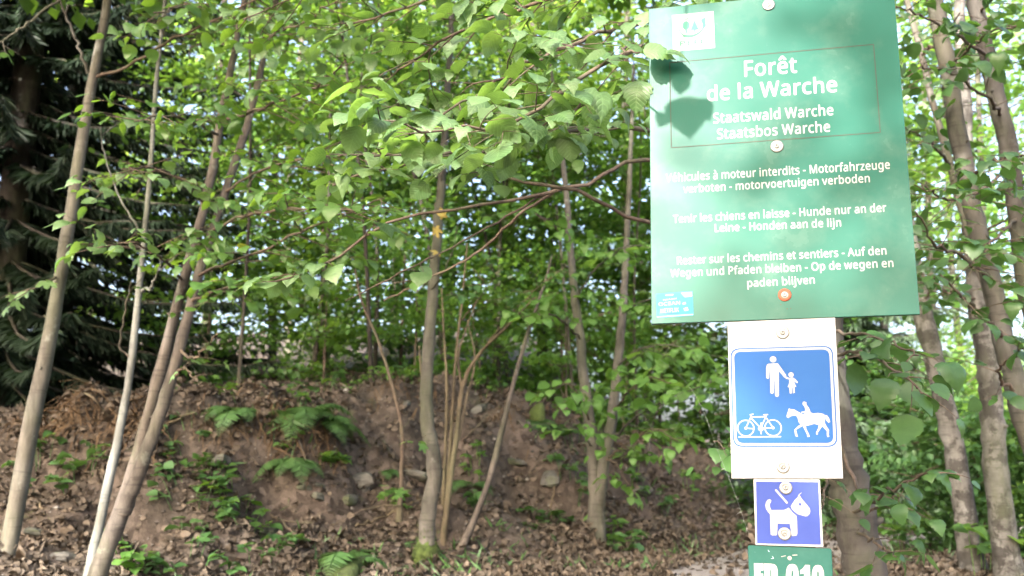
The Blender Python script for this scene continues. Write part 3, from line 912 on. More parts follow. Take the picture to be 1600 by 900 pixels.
# thick beech behind the signs: its boughs carry the large leaves that hang over the path
Yb = 3.95
t = thing("beech_tree", "thick dark trunk directly behind the signs, its boughs reaching out over the bank", "tree", ground_at(at(1378, 1110, Yb)))
_, bp, br = stem(t, [(1392, 1180, Yb), (1376, 1060, Yb), (1352, 900, Yb), (1338, 820, Yb), (1320, 740, Yb), (1308, 680, Yb), (1296, 600, Yb), (1290, 500, Yb), (1285, 300, Yb), (1280, 100, Yb), (1270, -150, Yb), (1255, -500, Yb), (1240, -1000, Yb)], [96, 84, 76, 74, 72, 70, 68, 66, 62, 58, 50, 40, 25], "bark_beech", 18, n=60, wob=.06)
OVER = [
    # the three brown limbs that come out left of the sign
    ([(1283, 260, 3.9), (1120, 235, 3.6), (1040, 216, 3.45), (1014, 208, 3.4), (950, 197, 3.3), (900, 203, 3.2), (850, 212, 3.1), (800, 221, 3.0), (730, 240, 2.9), (670, 244, 2.8), (585, 244, 2.7)], .0125, .004, 91, .34, .3),
    ([(1288, 420, 3.9), (1120, 365, 3.7), (1040, 346, 3.6), (1010, 345, 3.55), (960, 330, 3.5), (915, 305, 3.4), (860, 290, 3.35), (800, 276, 3.3), (740, 262, 3.2), (680, 251, 3.1), (600, 262, 3.0), (520, 290, 2.9)], .010, .003, 92, .24, .72),
    ([(1285, 300, 3.9), (1100, 258, 3.8), (1014, 250, 3.7), (962, 262, 3.65), (930, 281, 3.6), (870, 296, 3.55), (810, 312, 3.5), (740, 322, 3.4), (640, 336, 3.3), (560, 376, 3.2), (490, 420, 3.1), (430, 440, 3.0)], .009, .003, 93, .22, .78),
    ([(870, 296, 3.55), (820, 330, 3.6), (770, 375, 3.7), (720, 410, 3.8), (650, 445, 3.9), (600, 470, 4.0)], .006, .003, 94, .2, .6),
    ([(850, 305, 3.55), (790, 340, 3.5), (700, 390, 3.4), (650, 415, 3.3), (540, 470, 3.2)], .005, .002, 95, .2, .6),
    # upper limbs
    ([(1280, 90, 3.8), (1100, 20, 3.3), (1014, 32, 3.1), (970, 40, 3.0), (920, 60, 2.9), (860, 82, 2.8), (800, 110, 2.7), (740, 150, 2.6), (690, 180, 2.5)], .010, .003, 96, .34, .25),
    ([(1280, 120, 3.8), (1090, 60, 3.2), (1010, 75, 2.9), (960, 90, 2.7), (900, 130, 2.6), (850, 165, 2.5), (790, 190, 2.4), (720, 205, 2.3), (640, 200, 2.25), (560, 175, 2.2)], .009, .002, 97, .30, .30),
    ([(1275, -50, 3.8), (1100, -90, 3.3), (1000, -60, 3.0), (900, -20, 2.9), (800, 20, 2.9), (700, 60, 2.9), (620, 110, 2.9)], .010, .003, 98, .38, .1),
    ([(1272, -100, 3.8), (1050, -160, 3.3), (900, -110, 3.2), (760, -40, 3.2), (640, 10, 3.2), (540, 40, 3.2)], .010, .003, 99, .38, .45),
    ([(1270, -150, 3.8), (1000, -200, 3.6), (800, -140, 3.6), (640, -70, 3.6), (500, -20, 3.6), (380, 30, 3.6)], .010, .003, 100, .38, .7),
    ([(1284, 200, 3.85), (1110, 130, 3.2), (1000, 140, 2.9), (930, 160, 2.75), (860, 190, 2.65), (800, 215, 2.6)], .008, .002, 101, .30, .3),
]
for q, (pts, r0, r1, sd_, tl, st) in enumerate(OVER):
    near = pts[-1][2] < 3.0
    bough(t, px_path(pts), r0, r1, sd_, "hazel_leaf" if near else ("mid_leaf" if q % 2 else "hazel_leaf"), BROAD, tl, .085 if q not in (3, 4) else .3, .06, .078 if near else .07, st, level=2 if q not in (3, 4) else 1, tint=(.15, .95), wood_mat="bark_twig" if q else "bark_brown", upbias=.05, flat=.22, droop=.08)
# leaves hanging to the right of the signs and below the big board
LOWR = [
    ([(1296, 560, 3.9), (1330, 550, 3.4), (1375, 565, 3.1), (1420, 590, 2.95), (1440, 615, 2.9)], 104, .09), ([(1292, 520, 3.9), (1340, 520, 3.5), (1390, 535, 3.2), (1435, 555, 3.0)], 105, .09),
    ([(1310, 690, 3.9), (1350, 780, 3.5), (1385, 770, 3.2), (1430, 745, 3.0), (1470, 740, 2.9)], 106, .075), ([(1330, 800, 3.9), (1380, 790, 3.5), (1400, 775, 3.3)], 107, .07), ([(1338, 830, 3.9), (1370, 850, 3.5), (1400, 870, 3.2)], 108, .085), ([(1305, 700, 3.9), (1290, 760, 3.6), (1282, 800, 3.4)], 109, .08),
    ([(1305, 660, 3.9), (1200, 690, 3.6), (1140, 700, 3.5), (1115, 690, 3.4)], 110, .075)]
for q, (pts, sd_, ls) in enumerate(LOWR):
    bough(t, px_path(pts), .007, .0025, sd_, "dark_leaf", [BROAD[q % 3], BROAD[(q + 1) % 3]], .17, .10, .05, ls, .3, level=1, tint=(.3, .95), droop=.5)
# the sprig that crosses the board's edge, and one added out of frame to shade it
tw = bough(t, px_path([(1010, 75, 2.9), (985, 70, 2.5), (975, 78, 2.3), (1000, 82, 2.22)]), .004, .002, 111, "hazel_leaf", BROAD, 0)
g = Geo()
rt = np.array([1.0, 0, 0])
g.leaves([at(1006, 82, 2.36), at(1040, 84, 2.345), at(985, 92, 2.33), at(1000, 128, 2.42)], [rt + UP * -.05, rt * 1.0 + UP * -.16, -rt + UP * .1, -rt * .2 - UP], [UP * .55 + np.array([0, -.75, 0.0]), UP * .75 + np.array([.1, -.5, 0]), UP + np.array([0, -.5, 0]), np.array([-.4, -1, .2])], [.085, .066, .075, .085], BROAD[0], [.7, .6, .8, .3], [1.2, 1.4, .8, 1.2])
g.build("foliage", M["hazel_leaf"], tw)

# spray added out of frame, its leaves placed to shade the board's upper left
sd3 = np.array(SUN_DIR)
bd = lambda px, py: np.array([0, 0, EYE]) + ray(px, py) * (2.37 / ray(px, py)[1])
Ls = [bd(1062, 108) + sd3 * 1.25, bd(1070, 146) + sd3 * 1.3, bd(1036, 166) + sd3 * 1.27, bd(1090, 156) + sd3 * 1.28]
tw = bough(t, [np.array(at(1275, -100, 3.85)), np.array([.75, 2.7, 3.75]), np.array([.2, 1.8, 3.6]), Ls[0] + UP * .1, Ls[0]], .007, .0012, 112, "hazel_leaf", BROAD, 0)
g = Geo()
dn = norm(-UP - sd3 * np.dot(-UP, sd3))
sx = norm(np.cross(dn, sd3))
g.leaves(Ls, [dn + sx * .1, dn - sx * .1, dn + sx * .5, dn - sx * .6], [sd3] * 4, [.05, .105, .04, .06], BROAD[2], [.5, .6, .4, .7], .6)
g.build("foliage", M["hazel_leaf"], tw)


# birches and leaning stems at the right
def birch(label, pts, widths, mat_name, seed, name="birch_tree", cat="birch", boughs=(), lm="dark_leaf", ls=.075):
    t = thing(name, label, cat, ground_at(px_path(pts[:1])[0]))
    stem(t, pts, widths, mat_name, seed, n=60, wob=.08)
    for k, b in enumerate(boughs):
        bough(t, px_path(b), .010, .003, seed * 7 + k, lm, [BROAD[k % 3], BROAD[(k + 1) % 3]], .36, .10, .06, ls, .15, tint=(.1, .9), wood_mat="bark_twig")
    return t


birch("birch with a pale upper trunk and black scarred foot, nearest the signs", [(1530, 930, 6.5), (1518, 880, 6.5), (1505, 790, 6.5), (1485, 680, 6.5), (1465, 580, 6.5), (1442, 490, 6.5), (1420, 380, 6.5), (1400, 250, 6.5), (1385, 80, 6.5), (1370, -120, 6.5), (1350, -400, 6.6)], [46, 42, 38, 36, 35, 34, 32, 30, 26, 22, 12], "bark_birch", 120,
      boughs=[[(1440, 480, 6.5), (1470, 420, 6.2), (1500, 390, 5.9)], [(1430, 420, 6.5), (1500, 470, 6.2), (1560, 500, 5.9)]])
birch("dark barked birch standing upright behind the long leaning stem", [(1585, 930, 6.2), (1576, 890, 6.2), (1560, 760, 6.2), (1550, 640, 6.2), (1541, 560, 6.2), (1526, 460, 6.2), (1516, 330, 6.2), (1508, 180, 6.2), (1500, 0, 6.3), (1490, -250, 6.4)], [54, 50, 46, 42, 40, 36, 30, 26, 22, 12], "bark_birch", 121,
      boughs=[[(1530, 470, 6.2), (1450, 445, 5.8), (1400, 440, 5.5)], [(1520, 380, 6.2), (1560, 350, 5.8), (1610, 330, 5.5)], [(1512, 260, 6.2), (1460, 230, 5.8), (1410, 220, 5.4)]])
birch("mottled dark trunk curving out to the right at the top, over the path", [(1760, 1060, 4.9), (1700, 800, 4.9), (1655, 640, 4.9), (1620, 510, 4.9), (1600, 420, 4.9), (1590, 340, 4.9), (1581, 260, 4.9), (1562, 170, 4.9), (1541, 80, 4.9), (1520, -20, 4.9), (1500, -160, 5.0), (1480, -400, 5.1)], [44, 42, 40, 38, 37, 36, 35, 34, 32, 30, 26, 14], "bark_beech", 122, "leaning_tree", "tree",
      boughs=[[(1565, 180, 4.9), (1540, 150, 4.5), (1480, 110, 4.2), (1420, 110, 3.9)], [(1545, 90, 4.9), (1500, 60, 4.5), (1450, 30, 4.2), (1400, 10, 4.0)], [(1580, 260, 4.9), (1530, 300, 4.5), (1480, 310, 4.1), (1440, 290, 3.9)], [(1590, 340, 4.9), (1550, 380, 4.4), (1520, 420, 4.1)], [(1530, 20, 4.9), (1570, -20, 4.5), (1620, -20, 4.2)]])
birch("long smooth tan stem leaning across the dark birch", [(1740, 1060, 4.6), (1650, 800, 4.6), (1610, 690, 4.6), (1590, 620, 4.6), (1570, 535, 4.6), (1549, 440, 4.6), (1530, 370, 4.6), (1511, 280, 4.6), (1493, 180, 4.6), (1476, 80, 4.6), (1456, -20, 4.6), (1425, -180, 4.7), (1380, -420, 4.8)], [42, 40, 38, 38, 38, 36, 34, 34, 33, 32, 30, 26, 14], "bark_lean", 123, "leaning_tree", "tree",
      boughs=[[(1549, 440, 4.6), (1500, 400, 4.2), (1460, 380, 3.9), (1430, 330, 3.7)], [(1511, 280, 4.6), (1560, 250, 4.2), (1610, 240, 3.9)], [(1480, 110, 4.6), (1530, 60, 4.2), (1590, 40, 3.9)], [(1570, 530, 4.6), (1520, 480, 4.2), (1470, 430, 3.9)], [(1590, 620, 4.6), (1560, 580, 4.4), (1600, 545, 4.2)]])
birch("thin wavy grey stem that crosses behind the long tan stem", [(1700, 1000, 5.3), (1620, 760, 5.3), (1590, 640, 5.3), (1545, 470, 5.3), (1522, 400, 5.3), (1509, 350, 5.3), (1494, 300, 5.3), (1484, 255, 5.3), (1460, 170, 5.3), (1440, 85, 5.3), (1412, -20, 5.3), (1390, -140, 5.3)], [16, 15, 15, 14, 13, 13, 13, 13, 12, 12, 11, 8], "bark_grey", 124, "leaning_sapling", "sapling",
      boughs=[[(1484, 255, 5.3), (1450, 220, 5.0), (1415, 200, 4.7)], [(1440, 85, 5.3), (1470, 60, 5.0), (1500, 20, 4.7)]])

SHADE_X = (-3.2, 1.2)
# unseen tree added to shade the signs' right and leave sun on their left
t = thing("shade_tree", "leafy tree behind the photographer, nearest the path", "tree", ground_at((-.6, -6.4)), "trees behind the photographer")
trunk_part(t, [(-.6, -6.4, -.3), (-.7, -6.3, 4), (-.9, -6.1, 9.5)], [.17, .12, .04], "bark_lean", 380)
rng = np.random.default_rng(381)
nc = 680
C = np.column_stack([rng.uniform(SHADE_X[0], SHADE_X[1], nc), rng.uniform(-7.2, -5.2, nc), rng.uniform(5.4, 10.3, nc)])
C[:, 0] += .35 * np.abs(C[:, 1] + 5.2) * -.3 + rng.normal(0, .12, nc)
idx = np.repeat(np.arange(nc), 16)
off = rng.normal(0, .2, (len(idx), 3)) * np.array([1, 1, .6])
f = Geo()
f.leaves(C[idx] + off, norm(off + UP * -.2), norm(UP + np.array([0, -.6, 0]) + rng.normal(0, .5, (len(idx), 3))), .17 * rng.uniform(.6, 1.2, len(idx)), TINY, rng.uniform(.1, .9, len(idx)), 1.0)
f.build("crown", M["mid_leaf"], t)

# flattened crowns of the nearer trees, added out of frame to shade the bank
def shade_crown(t, c, rad, seed, n_cl=130, per=26, leaf=.15, lm="mid_leaf"):
    rng = np.random.default_rng(seed)
    C = norm(rng.normal(0, 1, (n_cl, 3))) * rng.uniform(.35, 1, (n_cl, 1)) ** .6 * np.array(rad) + np.array(c)
    n = n_cl * per
    idx = np.repeat(np.arange(n_cl), per)
    off = rng.normal(0, .34, (n, 3)) * np.array([1, 1, .45])
    f = Geo()
    f.leaves(C[idx] + off, norm(off + UP * -.2), norm(UP + rng.normal(0, .45, (n, 3))), leaf * rng.uniform(.6, 1.2, n), TINY, np.clip(rng.uniform(.1, .8, n_cl)[idx] + rng.normal(0, .1, n), 0, .95), 1.0)
    f.build("crown", M[lm], t)


OVERHEAD = [("ash_sapling", (-2.9, 5.3, 5.4), (1.6, 1.4, .8)), ("twin_stem_hazel", (-1.3, 5.0, 5.3), (1.5, 1.3, .8)), ("mossy_foot_tree", (-.3, 7.4, 6.5), (1.9, 1.6, .8)), ("forked_maple", (1.0, 8.2, 6.9), (1.7, 1.5, .8))]
for k, (nm, c, rad) in enumerate(OVERHEAD):
    shade_crown(bpy.data.objects[nm], c, rad, 700 + k)

# ------------------------------------------------------------------ spruces
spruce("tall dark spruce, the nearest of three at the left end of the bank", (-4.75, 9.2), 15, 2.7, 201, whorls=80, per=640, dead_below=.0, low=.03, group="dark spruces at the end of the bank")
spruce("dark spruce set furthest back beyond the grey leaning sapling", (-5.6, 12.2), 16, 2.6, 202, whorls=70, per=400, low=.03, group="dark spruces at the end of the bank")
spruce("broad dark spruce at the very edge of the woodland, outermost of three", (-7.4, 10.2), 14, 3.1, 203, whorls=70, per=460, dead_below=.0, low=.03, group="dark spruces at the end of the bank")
spruce("grey green spruce with feathery boughs between the thick trunk and the birch", (4.1, 12.0), 8, 1.6, 204, "needle_grey", whorls=56, per=300, low=.04)

# ------------------------------------------------------------------ woodland behind the bank
WOOD = [  # x, y, H, crown radius, leaf material, bark, tint range, label
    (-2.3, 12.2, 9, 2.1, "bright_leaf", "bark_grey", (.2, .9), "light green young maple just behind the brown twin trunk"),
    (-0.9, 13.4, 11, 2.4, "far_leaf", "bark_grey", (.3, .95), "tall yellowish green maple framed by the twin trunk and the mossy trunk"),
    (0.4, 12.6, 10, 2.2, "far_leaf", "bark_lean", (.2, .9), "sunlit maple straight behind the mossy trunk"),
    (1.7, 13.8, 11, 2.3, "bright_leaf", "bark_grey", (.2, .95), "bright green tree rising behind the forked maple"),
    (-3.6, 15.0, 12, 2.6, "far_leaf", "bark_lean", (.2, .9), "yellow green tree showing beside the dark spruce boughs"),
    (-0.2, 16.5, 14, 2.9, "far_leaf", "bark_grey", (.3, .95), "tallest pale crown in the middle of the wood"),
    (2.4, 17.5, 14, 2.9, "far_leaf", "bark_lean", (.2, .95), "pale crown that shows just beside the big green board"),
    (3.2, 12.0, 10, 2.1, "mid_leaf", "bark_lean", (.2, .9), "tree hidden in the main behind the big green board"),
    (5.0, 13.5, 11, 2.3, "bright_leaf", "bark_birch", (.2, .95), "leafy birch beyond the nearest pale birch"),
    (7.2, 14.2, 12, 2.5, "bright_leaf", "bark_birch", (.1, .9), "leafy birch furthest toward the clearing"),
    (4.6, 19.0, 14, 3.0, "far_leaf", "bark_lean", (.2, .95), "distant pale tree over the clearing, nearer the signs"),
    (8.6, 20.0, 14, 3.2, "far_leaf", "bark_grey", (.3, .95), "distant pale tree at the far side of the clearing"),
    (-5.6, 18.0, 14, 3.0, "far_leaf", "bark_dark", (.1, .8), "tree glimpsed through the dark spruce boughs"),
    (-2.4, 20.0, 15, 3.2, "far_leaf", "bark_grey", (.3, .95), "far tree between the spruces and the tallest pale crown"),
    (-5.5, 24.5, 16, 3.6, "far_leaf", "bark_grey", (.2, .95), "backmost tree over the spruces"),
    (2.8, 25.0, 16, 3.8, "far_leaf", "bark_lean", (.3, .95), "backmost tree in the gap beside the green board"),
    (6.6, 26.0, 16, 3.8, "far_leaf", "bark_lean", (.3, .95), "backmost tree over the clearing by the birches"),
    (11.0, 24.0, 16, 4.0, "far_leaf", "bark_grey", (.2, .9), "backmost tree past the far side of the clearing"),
    (-9.5, 22.0, 15, 3.8, "far_leaf", "bark_grey", (.2, .9), "backmost tree beyond the outermost spruce"),
    (11.2, 16.5, 13, 3.2, "mid_leaf", "bark_lean", (.2, .9), "tree at the edge of the clearing beyond the leaning stems"),
]
for q, (x, y, H, rad, lm, bk, tr, lab) in enumerate(WOOD):
    far = y > 16
    canopy_tree("woodland_tree", lab, (x, y), H, rad, 300 + q, 255 if not far else 175, 31 if not far else 26, .115 if not far else .17, lm, bk, r=.075 if not far else .11, lean=(.02 * math.sin(q * 2.1), 0), low=.3 if x > 4 else .07, group="broadleaved trees behind the bank", tint=tr, tpl=SIMPLE if not far else TINY, odd=.004)

SHRUB = [
    (-3.1, 9.9, 2.4, 1.0, "bright_leaf", "bushy bright shrub at the top of the bank beside the dark spruce"),
    (-2.1, 10.6, 2.2, 1.0, "mid_leaf", "low green shrub on the bank top behind the brown twin trunk"),
    (-1.2, 10.7, 2.6, 1.1, "dark_leaf", "green shrub on the bank top above the ferns"),
    (-0.2, 11.0, 2.8, 1.1, "bright_leaf", "leafy shrub on the bank top next to the mossy trunk"),
    (0.6, 11.3, 2.4, 1.0, "mid_leaf", "green shrub on the bank top behind the dry brown stems"),
    (1.4, 11.6, 2.3, 1.0, "bright_leaf", "bright shrub on the bank top left of the forked maple"),
    (2.2, 12.0, 2.3, 1.0, "mid_leaf", "shrub on the bank top behind the forked maple"),
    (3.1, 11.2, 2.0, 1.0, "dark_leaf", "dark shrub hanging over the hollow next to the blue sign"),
    (4.7, 11.8, 1.5, 1.0, "bright_leaf", "bright shrub in the clearing behind the nearest birch"),
    (6.0, 12.4, 1.6, 1.1, "far_leaf", "yellow green shrub in the clearing behind the dark birch"),
    (3.7, 8.0, .9, .6, "herb", "low bush at the foot of the thick trunk beyond the path"),
    (4.6, 7.3, .9, .65, "mid_leaf", "low bush round the foot of the nearest birch"),
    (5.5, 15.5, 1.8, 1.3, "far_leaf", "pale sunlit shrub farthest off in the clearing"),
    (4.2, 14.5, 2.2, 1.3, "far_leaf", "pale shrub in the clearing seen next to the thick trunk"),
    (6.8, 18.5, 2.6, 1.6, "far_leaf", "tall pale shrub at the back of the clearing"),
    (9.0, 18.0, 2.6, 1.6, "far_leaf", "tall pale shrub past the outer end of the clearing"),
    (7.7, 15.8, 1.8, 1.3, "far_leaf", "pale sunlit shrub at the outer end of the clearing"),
]
for q, (x, y, H, rad, lm, lab) in enumerate(SHRUB):
    canopy_tree("woodland_shrub", lab, (x, y), H * (1.55 if y > 9.5 and x < 3 else 1.15), rad, 340 + q, 260, 24, .068, lm, "bark_twig", r=.022, low=.05, group="shrubs on and beside the bank", tpl=SIMPLE, cl_r=.22, cat="shrub", tint=(.1, .9))


SMALL = [(-1.75, 9.3, 1.0, .6, "mid_leaf", "low shrub right on the crest next to the brown twin trunk"), (-.95, 9.6, 1.3, .7, "bright_leaf", "low shrub right on the crest above the ferns"), (-.35, 9.9, 1.1, .6, "mid_leaf", "low shrub right on the crest between the ferns and the mossy trunk"),
         (.55, 10.4, 1.4, .7, "bright_leaf", "low shrub right on the crest behind the dry brown stems"), (1.25, 11.0, 1.2, .7, "mid_leaf", "low shrub right on the crest just behind the forked maple"), (1.9, 11.6, 1.3, .8, "bright_leaf", "low shrub right on the crest close to the blue sign")]
for q, (x, y, H, rad, lm, lab) in enumerate(SMALL):
    canopy_tree("woodland_shrub", lab, (x, y), H, rad, 420 + q, 70, 22, .06, lm, "bark_twig", r=.014, low=.05, group="shrubs on and beside the bank", tpl=SIMPLE, cl_r=.18, cat="shrub", tint=(.1, .9))
rng = np.random.default_rng(17)
for q in range(12):
    x = -2.6 + 5.0 * (q + rng.uniform(.1, .9)) / 12
    y = float(np.interp(x, FOOT_X, FOOT_Y)) + 3.2 + rng.uniform(-.2, 1.6)
    canopy_tree("thin_sapling", "thin dark sapling among the shrubs on top of the bank", (x, y), rng.uniform(4.5, 7.5), rng.uniform(.7, 1.1), 460 + q, 46, 16, .07, ["mid_leaf", "bright_leaf"][q % 2], "bark_dark", r=rng.uniform(.016, .032), lean=(rng.normal(0, .09), -.03), low=.3, group="thin saplings on the bank top", tpl=SIMPLE, cl_r=.2, cat="sapling", tint=(.1, .9))

# unseen trees added to shade the bank but leave sun on the signs
for q, (x, y, H, rad, low) in enumerate([(-6.2, -5.4, 11.4, 3.2, .73), (-9.9, -5.0, 11.4, 3.3, .71), (-13.4, -4.2, 11.4, 3.4, .70)]):
    canopy_tree("shade_tree", ["leafy tree behind the photographer, facing the signs", "leafy tree behind the photographer, next toward the spruces", "leafy tree behind the photographer, outermost on the spruce side"][q], (x, y), H, rad, 370 + q, 200, 20, .30, "mid_leaf", "bark_lean", r=.16, low=low, group="trees behind the photographer", tpl=TINY, cl_r=.5)


# ------------------------------------------------------------------ ferns, herbs, stones, sticks
def fern(label, p, nf, L, seed, spread=6.283, a0=0.0, droop=.9, group="ferns on the bank"):
    rng = np.random.default_rng(seed)
    p = np.asarray(p, float)
    t = thing("fern", label, "fern", p, group)
    for k in range(nf):
        a = a0 + spread * (k + rng.uniform(.1, .9)) / nf
        d = np.array([math.cos(a), math.sin(a), 0])
        LL = L * rng.uniform(.7, 1.15)
        u = np.linspace(0, 1, 16)[:, None]
        path = p + d * LL * u * (1 - .12 * u) + UP * LL * (rng.uniform(.45, .8) * u - droop * u ** 2.2)
        g = Geo()
        g.tube(path, np.linspace(.0035, .001, 16), 4, .2)
        m = 26
        s = np.linspace(.12, .99, m)
        f = np.minimum(14, (s * 15).astype(int))
        pp = path[f] + (path[f + 1] - path[f]) * (s * 15 - f)[:, None]
        tan = norm(path[f + 1] - path[f])
        side = norm(np.cross(tan, UP) + 1e-6)
        nrm = np.cross(side, tan)
        size = LL * .30 * np.sin(math.pi * (.12 + .88 * s) ** .8) ** .8
        for sg in (-1, 1):
            g.leaves(pp, side * sg + tan * .35 + rng.normal(0, .06, (m, 3)) - nrm * .15, nrm + rng.normal(0, .15, (m, 3)), size + .012, PINNA, np.clip(rng.normal(.5, .2) + rng.normal(0, .1, m), 0, .95), 1.0)
        g.build("frond", M["fern"], t)
    return t


for k, (px, py, nf, L, lab, a0, sp) in enumerate([
    (470, 655, 9, .50, "fern spilling over the left lump of the bank, largest of the ferns", 0, 6.283),
    (505, 668, 8, .40, "fern drooping over the overhang next to the bare soil", -1.2, 4.5),
    (375, 655, 6, .42, "flat fern on the bank nearest the brown twin trunk", 2.2, 3.4),
    (462, 730, 5, .34, "small fern hanging below the overhang", -2.6, 2.2),
    (545, 885, 8, .42, "fern growing from the mossy hummock at the bottom of the bank", -.3, 5.2),
    (598, 745, 4, .26, "little fern on the bare soil beside the dark whip", -2, 4),
    (735, 765, 5, .30, "small fern between the mossy trunk and the dead pole", 0, 6.28),
    (838, 668, 5, .30, "fern above the hollow right of the dead pole", -2.5, 3),
]):
    fern(lab, hit(px, py) + UP * .02, nf, L, 400 + k, sp, a0)


def herb(label, p, n, h, rad, ls, seed, lm="herb", tpl=None, group="leafy plants on the ground", name="ground_plant"):
    rng = np.random.default_rng(seed)
    p = np.asarray(p, float)
    f = Geo()
    rows = []
    for k in range(n):
        a, r = rng.uniform(0, 6.283), rad * math.sqrt(rng.uniform(0, 1))
        b = np.array([p[0] + math.cos(a) * r * .7, p[1] + math.sin(a) * r * .7, 0])
        b[2] = float(hgt(b[0], b[1])) - .01
        tip = b + np.array([math.cos(a) * r * .5, math.sin(a) * r * .5 - .04, h * rng.uniform(.5, 1.1)])
        f.tube(smooth_path([b, (b + tip) / 2 + UP * .03, tip], 5), np.linspace(.003, .0015, 5), 4)
        m = int(rng.integers(3, 6))
        aa = rng.uniform(0, 6.283) + np.arange(m) * 6.283 / m
        D = np.column_stack([np.cos(aa), np.sin(aa), rng.uniform(-.4, .3, m)])
        rows.append((np.repeat(tip[None], m, 0) - UP * rng.uniform(0, .05, m)[:, None], D, UP + rng.normal(0, .3, (m, 3)), ls * rng.uniform(.6, 1.2, m), rng.uniform(.1, .95, m)))
    leaves_from(rows, f, [tpl or SIMPLE], rng)
    tag(f.build(name, M[lm]), label, "plant", group)


HERBS = [
    (300, 800, 14, .16, .30, .085, "herb", "nettle like plants spread on the slope beside the brown twin trunk"),
    (370, 815, 12, .18, .26, .09, "mid_leaf", "bluish green bramble clump on the leaf litter below the fern"),
    (400, 865, 12, .16, .28, .085, "herb", "low bramble at the bottom edge left of the mossy hummock"),
    (285, 880, 10, .14, .26, .08, "herb", "low leafy patch at the bottom edge right of the twin trunk's foot"),
    (205, 885, 7, .16, .16, .085, "bright_leaf", "yellow green seedlings between the pale sapling and the twin trunk"),
    (120, 770, 8, .22, .18, .10, "herb", "dusky green plant beside the foot of the pale sapling"),
    (60, 750, 6, .20, .16, .09, "dark_leaf", "dark plant in the shade next to the grey leaning trunk"),
    (300, 715, 9, .15, .24, .07, "herb", "grassy green tuft under the brown twig on the slope"),
    (330, 735, 8, .13, .22, .07, "dark_leaf", "dark low plants left of the small hollow"),
    (450, 690, 6, .12, .14, .07, "mid_leaf", "ivy on the edge of the fern covered lump"),
    (520, 735, 8, .12, .12, .11, "bright_leaf", "broad bright leaves hanging at the side of the overhang"),
    (618, 800, 4, .13, .06, .10, "bright_leaf", "single bright seedling at the foot of the dark whip"),
    (735, 795, 6, .14, .14, .09, "herb", "blue green leaves on the litter between the two poles"),
    (745, 745, 5, .18, .12, .08, "bright_leaf", "light green sprig on the litter right of the mossy trunk"),
    (850, 820, 10, .14, .24, .09, "dark_leaf", "dark ivy carpet left of the forked maple's foot"),
    (895, 770, 9, .22, .20, .09, "herb", "leafy herbs climbing the bank just left of the forked maple"),
    (900, 700, 8, .22, .20, .085, "herb", "herbs in the dark hollow behind the forked maple"),
    (985, 740, 8, .25, .16, .09, "bright_leaf", "bright seedlings on the bank just right of the forked maple"),
    (945, 850, 9, .22, .15, .095, "bright_leaf", "pale green tuft at the foot of the forked maple"),
    (970, 865, 9, .16, .20, .09, "herb", "dark herbs at the path edge below the forked maple"),
    (1020, 790, 8, .20, .20, .085, "herb", "herbs on the bank between the forked maple and the cobweb"),
    (1075, 770, 5, .30, .10, .08, "bright_leaf", "thin upright sprig against the shaded bare bank"),
    (1125, 775, 9, .22, .24, .085, "dark_leaf", "dark bramble at the foot of the shaded bank beside the dog sign"),
    (1140, 830, 6, .10, .20, .06, "herb", "small weeds along the far edge of the path"),
    (1540, 905, 5, .30, .20, .12, "bright_leaf", "large pale leaves poking up beneath the birches"),
    (1420, 870, 11, .35, .30, .10, "mid_leaf", "leafy plants between the thick trunk and the birch"),
    (1460, 860, 10, .40, .35, .09, "herb", "tall herbs at the birch's foot"),
    (1390, 800, 8, .45, .35, .09, "bright_leaf", "light herbs beyond the thick trunk"),
    (1600, 880, 9, .4, .3, .10, "mid_leaf", "herbs at the foot of the dark barked birch"),
]
for k, (px, py, n_, h_, r_, ls, lm, lab) in enumerate(HERBS):
    herb(lab, hit(px, py), n_, h_, r_ * .8, ls, 440 + k, lm, PALM if lm == "bright_leaf" and k % 2 else SIMPLE)


def rock(label, p, size, seed, moss=False, name="stone", group="stones lying on the bank", cat="stone"):
    rng = np.random.default_rng(seed)
    g = Geo()
    n, k = 7, 10
    V = []
    ph = rng.uniform(0, 6, 6)
    for i in range(n + 1):
        th = math.pi * i / n
        for j in range(k):
            a = 2 * math.pi * j / k
            r = 1 + .22 * math.sin(2 * a + ph[0]) + .18 * math.sin(3 * a + ph[1] + th) + rng.normal(0, .07)
            e = .75
            sx = math.copysign(abs(math.sin(th) * math.cos(a)) ** e, math.cos(a))
            sy = math.copysign(abs(math.sin(th) * math.sin(a)) ** e, math.sin(a))
            sz = math.copysign(abs(math.cos(th)) ** e, math.cos(th))
            V.append([sx * r * size[0], sy * r * size[1], sz * size[2]])
    V = np.array(V)
    a = rng.uniform(0, 6.28)
    tl = rng.normal(0, .22, 2)
    c, s = math.cos(a), math.sin(a)
    V = V @ np.array([[c, s, 0], [-s, c, 0], [0, 0, 1]])
    V[:, 2] += V[:, 0] * tl[0] + V[:, 1] * tl[1]
    V += np.asarray(p) - UP * size[2] * .15
    Q = [[i * k + j, i * k + (j + 1) % k, (i + 1) * k + (j + 1) % k, (i + 1) * k + j] for i in range(n) for j in range(k)]
    g.add(V, Q)
    o = g.build(name, M["moss" if moss else "stone"], smooth=moss)
    tag(o, label, cat, group)
    return o


